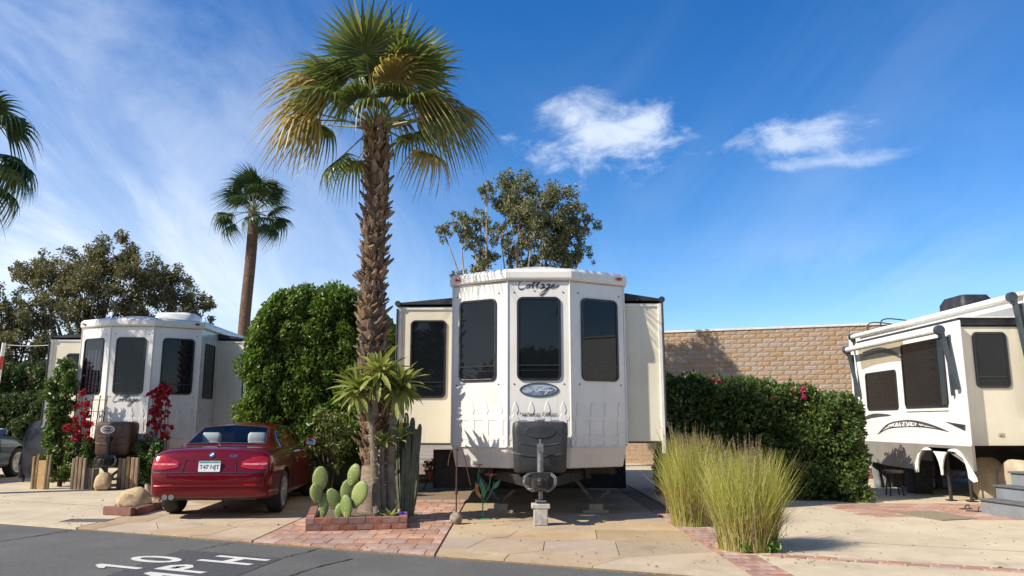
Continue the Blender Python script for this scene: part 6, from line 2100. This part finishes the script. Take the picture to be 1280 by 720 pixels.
# tyre-like dark tub
td = P(1148, 600, 15.9)
tb = thing('storage_tub', 'tall dark storage tub standing under the trailer behind the stool', 'tub', (P(1150, 612, 15.6).x, 15.6, .028))
b = MB(); s_ = [[(p[0] * k, p[1] * k, zz) for p in rrect(0, 0, .42, .42, .06, 3)] for zz, k in ((0, .88), (.55, 1.0), (.56, 1.05), (.60, 1.05))]; b.loft(s_); b.build('bin', RUBBER, tb, smooth='auto')
b = MB(); b.box((0, 0, .615), (.44, .44, .025)); b.build('lid', VINYLBLK, tb, bevel=.008)
# low brick bed wall beyond
lw = thing('garden_wall', 'low red brick bed wall with pale cap seen under the trailer', 'wall', (8.0, 19.6, .028))
brick_run(5.2, Matrix.Translation((0, 0, 0)), 3, lw)
b = MB(); b.box((2.6, 0.02, .115), (5.15, .07, .22)); b.build('mortar', MORT2, lw)
b = MB(); b.box((2.6, 0, .275), (5.25, .16, .05)); b.build('cap', COPE, lw, bevel=.006)
hedge('hedge', 'dry reddish hedge behind the low brick bed wall', (11.2, 20.2, 0), 0, 7.0, .8, 1.3, foliage('russet hedge leaf', (.09, .06, .03), (.15, .10, .05), (.22, .10, .06), .2, .5), 77, 60, .25, 320, .09, .05)

# ================================================================== ACROSS THE ROAD (out of view, reflected in panes and paint; hedges added to darken panes)
hedge('hedge', 'unseen tall hedge added across the road to darken the trailer windows', (-6.0, -12.0, 0), R(180), 16.0, 1.5, 4.4, HGREEN, 95, 60, .45, 120, .14, .08, cat='hedge')
hedge('hedge', 'second unseen hedge added across the road to darken the windows, right of the palm there', (10.5, -12.6, 0), R(180), 14.0, 1.5, 4.0, HGREEN, 96, 60, .45, 120, .14, .08, cat='hedge')
tree('broadleaf_tree', 'leafy tree across the road, mirrored in the trailer windows', (-5.0, -16.0, 0), [((-5 + a_, -16 + b_, 4.5 + c_), r_) for a_, b_, c_, r_ in ((0, 0, 1.6, 1.3), (-1.4, .3, .6, 1.2), (1.4, 0, .7, 1.2), (0, .8, .2, 1.3), (2.4, .2, -.3, .9), (-2.4, 0, -.4, .9), (.6, 0, 2.5, .8))], 2.2, .22, EUCD, BARK, 40, .2, .1, 44)
tree('broadleaf_tree', 'spreading tree across the road behind the second hedge', (5.5, -15.0, 0), [((5.5 + a_, -15 + b_, 4.3 + c_), r_) for a_, b_, c_, r_ in ((0, 0, 1.4, 1.3), (-1.6, .3, .4, 1.2), (1.6, 0, .6, 1.2), (0, .8, .0, 1.3), (2.8, .2, -.3, 1.0), (-2.8, 0, -.2, 1.0), (.9, 0, 2.2, .7))], 2.2, .22, EUCD, BARK, 40, .2, .1, 45)
q = random.Random(21); sp4 = [(k * 137.5, q.uniform(-35, 80), 'g', q.uniform(.9, 1.1), q.uniform(-25, 25)) for k in range(22)]
for (x, y, h_, lab) in ((2.6, -11.0, 6.5, 'fan palm across the road, mirrored in the centre bay window'), (8.5, -15.0, 8.0, 'taller fan palm across the road beyond the second hedge')):
    fan_palm('fan_palm', lab, (x, y, 0), h_, .24, FR3, 0, sp4)

# ================================================================== LITTER
q = random.Random(77); cen = []; ax = []
for k in range(420):
    px_, py_ = q.choice(((q.uniform(330, 560), q.uniform(650, 690)), (q.uniform(560, 1000), q.uniform(640, 715)), (q.uniform(980, 1270), q.uniform(632, 712)), (q.uniform(0, 330), q.uniform(615, 660)), (q.gauss(930, 40), q.uniform(655, 705)), (q.gauss(520, 40), q.uniform(636, 668))))
    p_ = G(px_, py_, .03)
    if p_.y < edgeY(p_.x) + .06: continue
    cen.append((p_.x, p_.y, .036)); ax.append((q.uniform(-1, 1), q.uniform(-1, 1), q.uniform(-.12, .12)))
n_ = len(cen); rg = np.random.default_rng(4)
me = leaf_mesh('leaf_litter', np.array(cen), np.array(ax), rg.normal(size=(n_, 3)) * np.array([[1, 1, .12]]), .02 + .05 * rg.random(n_), .012 + .018 * rg.random(n_), foliage('dry fallen leaf', (.16, .10, .05), (.34, .24, .12), (.10, .07, .04), .1, .8))
o = link('leaf_litter', me); tag(o, 'scattered dry leaves lying on the paving', 'leaf litter', kind='stuff')
